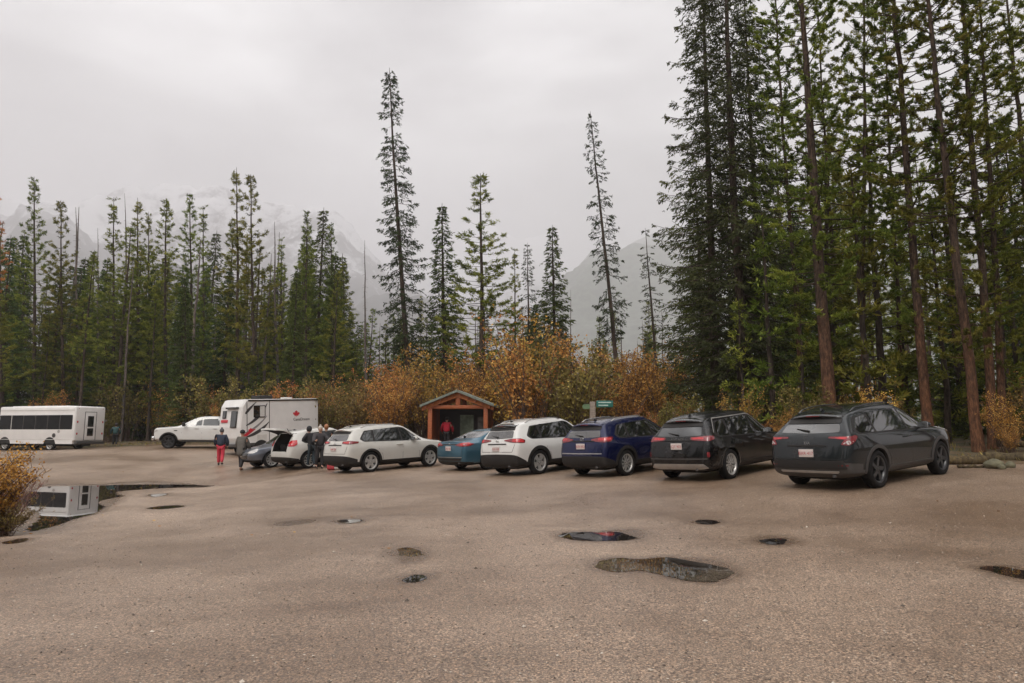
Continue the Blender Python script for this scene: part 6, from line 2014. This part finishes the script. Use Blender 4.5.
# shrubs
def shrub(seed, H, n_stem=26, spread=1.3, leaves=3600, leaf=(.08, .14), clump=.25, twig_m='twig', leaf_m='autumn'):
    rg = np.random.default_rng(seed)
    limbs, tips = [], []
    for i in range(n_stem):
        a = rg.uniform(0, 2 * PI); b0 = rg.uniform(0, .35); sp = spread * rg.uniform(.15, 1); h = H * rg.uniform(.55, 1.05)
        s = np.linspace(0, 1, 6)
        pts = np.stack([np.cos(a) * (b0 + sp * s ** 1.6), np.sin(a) * (b0 + sp * s ** 1.6), h * s], 1) + rg.normal(0, .035, (6, 3)) * s[:, None] * 2
        limbs.append((pts, .018 * (1 - .8 * s) * H / 3 + .003))
        for j in range(9):
            q = rg.uniform(.3, 1); p = np.array([np.interp(q, s, pts[:, k]) for k in range(3)])
            aa = rg.uniform(0, 6.28); l_ = rg.uniform(.25, .75) * H / 4
            e = p + np.array([np.cos(aa) * l_ * .7, np.sin(aa) * l_ * .7, l_ * .8])
            limbs.append((np.stack([p, (p + e) / 2 + rg.normal(0, .02, 3), e]), np.array([.007, .005, .003])))
            tips.append((p, e))
    tips_a = np.array([t_[0] for t_ in tips]); tips_b = np.array([t_[1] for t_ in tips])
    idx = rg.integers(0, len(tips), leaves); q = rg.uniform(.15, 1.05, leaves)[:, None]
    Pp = tips_a[idx] * (1 - q) + tips_b[idx] * q + rg.normal(0, clump * .35, (leaves, 3)) * H / 4
    Pp[:, 2] = np.abs(Pp[:, 2])
    Dd = rg.normal(0, 1, (leaves, 3)); Dd[:, 2] -= .3
    tn = np.clip(.45 + rg.normal(0, .15, len(tips))[idx] + rg.normal(0, .18, leaves), 0, 1)
    V, F, T = diamonds(Pp, Dd, rg.uniform(*leaf, leaves), rg.uniform(*leaf, leaves) * .7, tn, rg=rg)
    V2, F2 = tri_tube(limbs, 3)
    return np_mesh('stems', V2, F2, M[twig_m], smooth=True), np_mesh('foliage', V, F, M[leaf_m], tone=T)


def put_shrub(mm, loc, sc, label, group=None, name='autumn_shrub', szz=None):
    o = thing(name, label, 'shrub', loc, random.uniform(0, 6.28), group)
    o.scale = (sc, sc, szz or sc)
    link(bpy.data.objects.new('stems', mm[0]), o); link(bpy.data.objects.new('foliage', mm[1]), o)
    return o


au = [shrub(500 + i, 4., leaves=(2600, 3200, 2000, 2600)[i], n_stem=30, spread=1.6) for i in range(4)]
ol = [shrub(520 + i, 3.2, leaves=2600, n_stem=24, spread=1.5, leaf_m='autumn_olive') for i in range(2)]
sp_ = []
n_o = 0
tries = 0
while n_o < 78 and tries < 5000:
    tries += 1
    px = rr.uniform(305, 665); dep = rr.uniform(30, 54)
    P = at(px, 440, dep)
    sd = inlot(P.x, P.y)
    if sd < .8 or sd > 18 or any((P.x - a) ** 2 + (P.y - b_) ** 2 < 1.25 ** 2 for a, b_ in sp_): continue
    kk = thing  # keep the kiosk clear
    if abs(px - 461) < 62 and P.y < 41: continue
    if abs(px - 598) < 22 and P.y < 35: continue
    sp_.append((P.x, P.y))
    zz = gz(np.array([[P.x]]), np.array([[P.y]]))[0, 0] - .05
    olive = rr.random() < .25
    # the thicket is highest above the kiosk
    hh = (4.1 + 1.7 * math.exp(-((px - 500) / 110) ** 2)) * rr.uniform(.75, 1.15)
    if olive: put_shrub(rr.choice(ol), (P.x, P.y, zz), hh / 3.6, 'one of the olive-brown leafy shrubs in the thicket behind the cars', 'olive shrubs of the thicket', 'olive_shrub')
    else: put_shrub(rr.choice(au), (P.x, P.y, zz), hh / 4.2, 'one of the orange autumn shrubs in the thicket behind the cars', 'orange shrubs of the thicket')
    n_o += 1
# lower shrubs along the left and right edges of the lot
for i in range(62):
    left = i < 18
    for _ in range(60):
        px = rr.uniform(-20, 300) if left else rr.uniform(640, 1080); dep = rr.uniform(44, 66) if left else rr.uniform(18, 40)
        P = at(px, 440, dep); sd = inlot(P.x, P.y)
        if .7 < sd < (9 if left else 7) and (left or not 895 < px < 1005) and all((P.x - a) ** 2 + (P.y - b_) ** 2 > 1.2 ** 2 for a, b_ in sp_): break
    else: continue
    sp_.append((P.x, P.y))
    zz = gz(np.array([[P.x]]), np.array([[P.y]]))[0, 0] - .05
    hh = rr.uniform(2.2, 5.) if left else rr.uniform(.7, 2.2)
    if rr.random() < (.55 if left else .45): put_shrub(rr.choice(au), (P.x, P.y, zz), hh / 4, 'one of the low orange shrubs at the foot of the forest', 'orange shrubs at the forest foot')
    else: put_shrub(rr.choice(ol), (P.x, P.y, zz), hh / 3.2, 'one of the low olive shrubs at the foot of the forest', 'olive shrubs at the forest foot', 'olive_shrub')
# the pair of shrubs in the near left corner
mm = shrub(540, 1.7, leaves=7500, n_stem=60, spread=1., leaf=(.04, .07), clump=.4)
P = at(-12, 527, 13.2); put_shrub(mm, (P.x - .3, P.y, G(P.x, P.y)), .95, 'near shrub with dense orange leaves at the left edge of the lot')
mm = shrub(541, 1.6, leaves=500, n_stem=70, spread=.95, leaf=(.03, .045), clump=.2, twig_m='red_twig')
P = at(-2, 524, 13.8); put_shrub(mm, (P.x, P.y, G(P.x, P.y)), .74, 'near leafless reddish shrub leaning over the big puddle', name='bare_shrub')
mm = shrub(542, .8, leaves=4200, n_stem=50, spread=.8, leaf=(.03, .05), clump=.5, leaf_m='autumn_olive')
P = at(4, 528, 13.3); put_shrub(mm, (P.x, P.y, G(P.x, P.y)), .75, 'low brown-green shrub at the foot of the near orange shrub', name='olive_shrub')

# ground litter and grass at the lot edge
n = 26000
rg = np.random.default_rng(9)
X = rg.uniform(-40, 30, n * 3); Y = rg.uniform(9, 60, n * 3)
sd = seg_dist(X, Y, LOT); ok = (sd > .05) & (sd < 7) & (rg.uniform(size=len(sd)) < np.exp(-sd / 3))
X, Y = X[ok][:n], Y[ok][:n]
Z = gz(X[None], Y[None])[0]
Pp = np.stack([X, Y, Z], 1); Dd = rg.normal(0, .5, (len(X), 3)); Dd[:, 2] = 1.
V, F, T = diamonds(Pp, Dd, rg.uniform(.06, .22, len(X)), rg.uniform(.015, .04, len(X)), rg.uniform(0, 1, len(X)), rg=rg)
tag(obj('grass', np_mesh('grass', V, F, M['autumn_olive'], tone=T)), 'dry olive grass and weeds along the lot edge', 'grass', kind='stuff')
n = 5000
X = rg.uniform(-40, 30, n * 4); Y = rg.uniform(9, 60, n * 4)
sd = seg_dist(X, Y, LOT); ok = (sd < 4) & (rg.uniform(size=len(sd)) < np.exp(np.minimum(sd, 0) / 1.1) + .012)
X, Y = X[ok][:n], Y[ok][:n]
Z = np.where(sd[ok][:n] < 0, puddle_fields(X[None], Y[None])[0][0], gz(X[None], Y[None])[0]) + .015
Dd = rg.normal(0, 1, (len(X), 3)); Dd[:, 2] *= .15
V, F, T = diamonds(np.stack([X, Y, Z], 1), Dd, rg.uniform(.04, .09, len(X)), rg.uniform(.03, .06, len(X)), rg.uniform(0, 1, len(X)), up=2, rg=rg)
tag(obj('fallen_leaves', np_mesh('fallen_leaves', V, F, M['autumn'], tone=T)), 'scattered orange fallen leaves along the lot edge', 'leaves', kind='stuff')

# loose chippings on the worn surface
n = 9000
Y = 2.6 + 13 * rg.random(n) ** 1.3; X = rg.uniform(-1, 1, n) * (Y * .8 + .6)
Z, wv = puddle_fields(X[None], Y[None]); Z = Z[0]; ok = wv[0] < .6; X, Y, Z = X[ok], Y[ok], Z[ok]; n = len(X)
O = np.array([[1, 0, 0], [-1, 0, 0], [0, 1, 0], [0, -1, 0], [0, 0, 1], [0, 0, -1]], float)
OF = np.array([[0, 2, 4], [2, 1, 4], [1, 3, 4], [3, 0, 4], [2, 0, 5], [1, 2, 5], [3, 1, 5], [0, 3, 5]])
sz = rg.uniform(.004, .011, (n, 1, 1)) * (1 + 1.2 * (rg.random((n, 1, 1)) < .04)); V = O[None] * sz * rg.uniform(.6, 1.3, (n, 6, 1)) * np.array([1, 1, .6]) + np.stack([X, Y, Z + .003], 1)[:, None]
F = (OF[None] + 6 * np.arange(n)[:, None, None]).reshape(-1, 3)
mg, nt, b = new_mat('chippings'); a_ = N(nt, 'ShaderNodeAttribute', attribute_name='tone')
r_ = ramp(nt, a_.outputs['Fac'], [(0, (.06, .045, .035)), (.6, (.24, .19, .14)), (1, (.5, .44, .37))]); nt.links.new(r_.outputs['Color'], b.inputs['Base Color']); b.inputs['Roughness'].default_value = .6
tag(obj('gravel', np_mesh('gravel', V.reshape(-1, 3), F, mg, tone=np.repeat(rg.random(n), 8))), 'loose stone chippings on the worn asphalt', 'gravel', kind='stuff')

# far wood: too many trees to tell apart
VV, FF, TT, off = [], [], [], 0
base = conifer(777, 18, style='spruce', cb=.1, Rm=2.2, r0=.15, detail=.5, dens=.45)[1]
bV, bF, bT = base
keep_ = rng.random(len(bF)) < .5
bF = bF[keep_]; bT = bT[keep_]; bV = bV.reshape(-1, 4, 3)[keep_].reshape(-1, 3); bF = np.arange(len(bV)).reshape(-1, 4)
for i in range(420):
    d = 95 + 260 * rng.random() ** .8; px = rng.uniform(-150, 1180)
    P = at(px, 440, d); s = rng.uniform(.55, 1.0); a = rng.uniform(0, 6.28)
    if 380 < px < 690: s *= .62
    if px < 380: s *= .9
    Rz = np.array([[math.cos(a), -math.sin(a), 0], [math.sin(a), math.cos(a), 0], [0, 0, 1]])
    V_ = bV @ Rz.T * s * np.array([1.2, 1.2, 1]) + np.array([P.x, P.y, .3])
    VV.append(V_); FF.append(bF + off); TT.append(bT * .6 + rng.uniform(0, .4)); off += len(V_)
tag(obj('far_wood', np_mesh('far_wood', np.concatenate(VV), np.concatenate(FF), M['spruce'], tone=np.concatenate(TT))), 'far wood of conifers behind the forest belt', 'woods', kind='stuff')

# ------------------------------------------------------------------ mountains
def mountain_mat(name, forest, rock, snow_amt, snow_lo, sc=1.):
    m, nt, b = new_mat(name)
    tc = N(nt, 'ShaderNodeTexCoord')
    sc /= 3.5; snow_lo *= 3.5
    n1 = noise_node(nt, .0035 * sc, 9, .68); n2 = noise_node(nt, .03 * sc, 6, .75); n3 = noise_node(nt, .11 * sc, 3, .7)
    sx = N(nt, 'ShaderNodeSeparateXYZ'); nt.links.new(tc.outputs['Object'], sx.inputs[0])
    fr = ramp(nt, n3.outputs['Fac'], [(.36, tuple(c * .35 for c in forest)), (.62, forest)])
    rk = ramp(nt, n2.outputs['Fac'], [(.35, tuple(c * .5 for c in rock)), (.65, rock)])
    h = N(nt, 'ShaderNodeMapRange'); h.inputs['From Min'].default_value = snow_lo * .5; h.inputs['From Max'].default_value = snow_lo * 1.6
    nt.links.new(sx.outputs['Z'], h.inputs['Value'])
    a1 = N(nt, 'ShaderNodeMath', operation='MULTIPLY_ADD'); a1.inputs[1].default_value = 1.6; a1.inputs[2].default_value = -.8
    nt.links.new(n1.outputs['Fac'], a1.inputs[0])
    a2 = N(nt, 'ShaderNodeMath', operation='ADD'); nt.links.new(a1.outputs[0], a2.inputs[0]); nt.links.new(h.outputs['Result'], a2.inputs[1])
    mf = ramp(nt, a2.outputs[0], [(.35, 0.), (.55, 1.)])
    mx = N(nt, 'ShaderNodeMix', data_type='RGBA'); nt.links.new(mf.outputs['Color'], mx.inputs['Factor']); nt.links.new(fr.outputs['Color'], mx.inputs['A']); nt.links.new(rk.outputs['Color'], mx.inputs['B'])
    # snow lies in gullies and on ledges
    a3 = N(nt, 'ShaderNodeMath', operation='MULTIPLY_ADD'); a3.inputs[1].default_value = 2.2; a3.inputs[2].default_value = -1.1
    nt.links.new(n2.outputs['Fac'], a3.inputs[0])
    a4 = N(nt, 'ShaderNodeMath', operation='ADD'); nt.links.new(a3.outputs[0], a4.inputs[0]); nt.links.new(a2.outputs[0], a4.inputs[1])
    sf = ramp(nt, a4.outputs[0], [(.75 - snow_amt, 0.), (1.05 - snow_amt, 1.)])
    ms = N(nt, 'ShaderNodeMix', data_type='RGBA'); nt.links.new(sf.outputs['Color'], ms.inputs['Factor']); nt.links.new(mx.outputs['Result'], ms.inputs['A']); ms.inputs['B'].default_value = (.52, .52, .53, 1)
    nt.links.new(ms.outputs['Result'], b.inputs['Base Color']); b.inputs['Roughness'].default_value = .9
    return m


def fbm(x, y, s, seed, octv=6, ridged=True):
    from mathutils import noise as mn
    out = np.zeros(x.shape)
    for idx in np.ndindex(x.shape):
        v = 0; a = 1; f = s
        for o_ in range(octv):
            q = mn.noise((x[idx] * f + seed * 17.3, y[idx] * f - seed * 9.1, seed * 3.7 + o_ * 5.))
            v += a * ((1 - abs(q) * 2) if ridged else q); a *= .5; f *= 2.03
        out[idx] = v
    return out


KM = 3.5


def mountain(label, skyline, d0, d1, m, seed, rough=.17, nx=150, ny=90, name='mountain'):
    """slope from its foot at distance d0 up to a crest at d1 whose outline against the sky is given in the photograph"""
    d0, d1 = d0 * KM, d1 * KM
    sx_ = [p[0] for p in skyline]; sy_ = [p[1] for p in skyline]
    pxs = np.linspace(sx_[0], sx_[-1], nx); ts = np.linspace(0, 1.25, ny)
    X = np.zeros((ny, nx)); Y = np.zeros((ny, nx)); Z = np.zeros((ny, nx))
    for i, p in enumerate(pxs):
        py_ = np.interp(p, sx_, sy_)
        dx = (p - 512) / FPX
        top = (HOR - py_) / FPX * d1 * 1.0
        for j, t_ in enumerate(ts):
            d = d0 + (d1 - d0) * t_
            X[j, i] = dx * d; Y[j, i] = d
            Z[j, i] = top * (t_ ** 1.15 if t_ <= 1 else 1 - (t_ - 1) * 2.2)
    nz = fbm(X, Y, 1.0 / (d1 * .22), seed)
    nz = (nz - nz.mean())
    T_ = np.broadcast_to(ts[:, None], X.shape)
    Z = Z + nz * rough * Z.max() * np.sin(PI * np.clip(T_ / 1.25, 0, 1)) ** .8 * (.26 + .74 * (1 - np.exp(-((T_ - 1) / .12) ** 2)))
    V = np.stack([X, Y, Z], -1).reshape(-1, 3)
    i = np.arange(ny - 1)[:, None] * nx + np.arange(nx - 1)[None]
    F = np.stack([i, i + 1, i + 1 + nx, i + nx], -1).reshape(-1, 4)
    o = obj(name, np_mesh(name, V, F, m, smooth=True))
    return tag(o, label, kind='structure')


mountain('snow streaked forested mountain fading into cloud on the left', [(-420, 190), (-150, 180), (0, 192), (60, 200), (110, 194), (150, 184), (200, 190), (260, 210), (320, 220), (360, 246), (410, 300), (450, 350), (480, 400)],
         300, 1600, mountain_mat('left_slope', (.04, .042, .034), (.11, .102, .098), .12, 240), 1)
mountain('snowy peak fading into cloud in the centre', [(330, 330), (400, 262), (450, 236), (490, 222), (520, 238), (545, 232), (570, 262), (620, 300), (700, 340)],
         1000, 2100, mountain_mat('centre_slope', (.05, .06, .05), (.2, .19, .19), .4, 250), 2)
mountain('grey-green wooded slope rising on the right', [(520, 400), (540, 318), (556, 280), (572, 268), (592, 246), (606, 240), (618, 246), (640, 234), (662, 228), (690, 222), (720, 214), (800, 205), (900, 220), (1000, 230), (1150, 215), (1400, 240), (1700, 280)],
         400, 1500, mountain_mat('right_slope', (.085, .11, .07), (.22, .22, .20), .08, 400), 3)

# ------------------------------------------------------------------ haze, sky and light
hz = MB(); hz.box(-24500, 24500, -900, 26500, -12, 2380)
mh = bpy.data.materials.new('haze'); mh.use_nodes = True
nt = mh.node_tree; nt.nodes.remove(nt.nodes['Principled BSDF'])
pv = N(nt, 'ShaderNodeVolumePrincipled'); pv.inputs['Color'].default_value = (.78, .765, .78, 1); pv.inputs['Density'].default_value = HAZE_D
pv.inputs['Anisotropy'].default_value = .1
nt.links.new(pv.outputs[0], nt.nodes['Material Output'].inputs['Volume'])
o = hz.build('haze', mh); tag(o, 'pale damp mountain haze', kind='stuff')

w = bpy.data.worlds.new('World'); scene.world = w; w.use_nodes = True
nt = w.node_tree
bg = nt.nodes['Background']; bg.inputs['Strength'].default_value = .1
sky = N(nt, 'ShaderNodeTexSky'); sky.sky_type = 'NISHITA'; sky.sun_disc = False
SUN_EL, SUN_AZ = R(48), R(205)
sky.sun_elevation = SUN_EL; sky.sun_rotation = SUN_AZ; sky.dust_density = 4
tc = N(nt, 'ShaderNodeTexCoord')
mp = N(nt, 'ShaderNodeMapping'); mp.inputs['Scale'].default_value = (1., 1., 2.6); nt.links.new(tc.outputs['Generated'], mp.inputs['Vector'])
n1 = N(nt, 'ShaderNodeTexNoise'); n1.inputs['Scale'].default_value = 1.6; n1.inputs['Detail'].default_value = 6; n1.inputs['Roughness'].default_value = .52; n1.inputs['Distortion'].default_value = .35
nt.links.new(mp.outputs['Vector'], n1.inputs['Vector'])
cr = ramp(nt, n1.outputs['Fac'], [(.38, (.45, .44, .445)), (.5, (.88, .87, .87)), (.62, (1.3, 1.29, 1.285))])
sxyz = N(nt, 'ShaderNodeSeparateXYZ'); nt.links.new(tc.outputs['Generated'], sxyz.inputs[0])
cie = N(nt, 'ShaderNodeMapRange'); cie.inputs['From Min'].default_value = 0; cie.inputs['From Max'].default_value = 1; cie.inputs['To Min'].default_value = SKY_LO; cie.inputs['To Max'].default_value = SKY_HI
zz2 = N(nt, 'ShaderNodeMath', operation='POWER'); zz2.inputs[1].default_value = 2.; zc = N(nt, 'ShaderNodeMath', operation='MAXIMUM'); zc.inputs[1].default_value = 0
nt.links.new(sxyz.outputs['Z'], zc.inputs[0]); nt.links.new(zc.outputs[0], zz2.inputs[0]); nt.links.new(zz2.outputs[0], cie.inputs['Value'])
vm = N(nt, 'ShaderNodeVectorMath', operation='SCALE'); nt.links.new(cr.outputs['Color'], vm.inputs[0]); nt.links.new(cie.outputs['Result'], vm.inputs['Scale'])
mx = N(nt, 'ShaderNodeMix', data_type='RGBA'); mx.inputs['Factor'].default_value = .93
nt.links.new(sky.outputs['Color'], mx.inputs['A']); nt.links.new(vm.outputs['Vector'], mx.inputs['B'])
nt.links.new(mx.outputs['Result'], bg.inputs['Color'])

sl = bpy.data.lights.new('sun', 'SUN'); sl.energy = 1.0; sl.angle = R(25); sl.color = (1., .95, .88)
so = bpy.data.objects.new('sun', sl); COL.objects.link(so)
# sun_rotation is measured clockwise from +Y
dv = Vector((math.sin(SUN_AZ) * math.cos(SUN_EL), math.cos(SUN_AZ) * math.cos(SUN_EL), math.sin(SUN_EL)))
so.rotation_euler = dv.to_track_quat('Z', 'Y').to_euler()
so.location = (0, 0, 40)

scene.view_settings.view_transform = 'Standard'
scene.view_settings.look = 'None'
scene.view_settings.exposure = EXPO
scene.view_settings.gamma = 1
cy = scene.cycles
cy.max_bounces = 7; cy.diffuse_bounces = 3; cy.glossy_bounces = 3; cy.transmission_bounces = 3; cy.volume_bounces = 2; cy.transparent_max_bounces = 8
cy.use_denoising = True
cy.caustics_reflective = False; cy.caustics_refractive = False
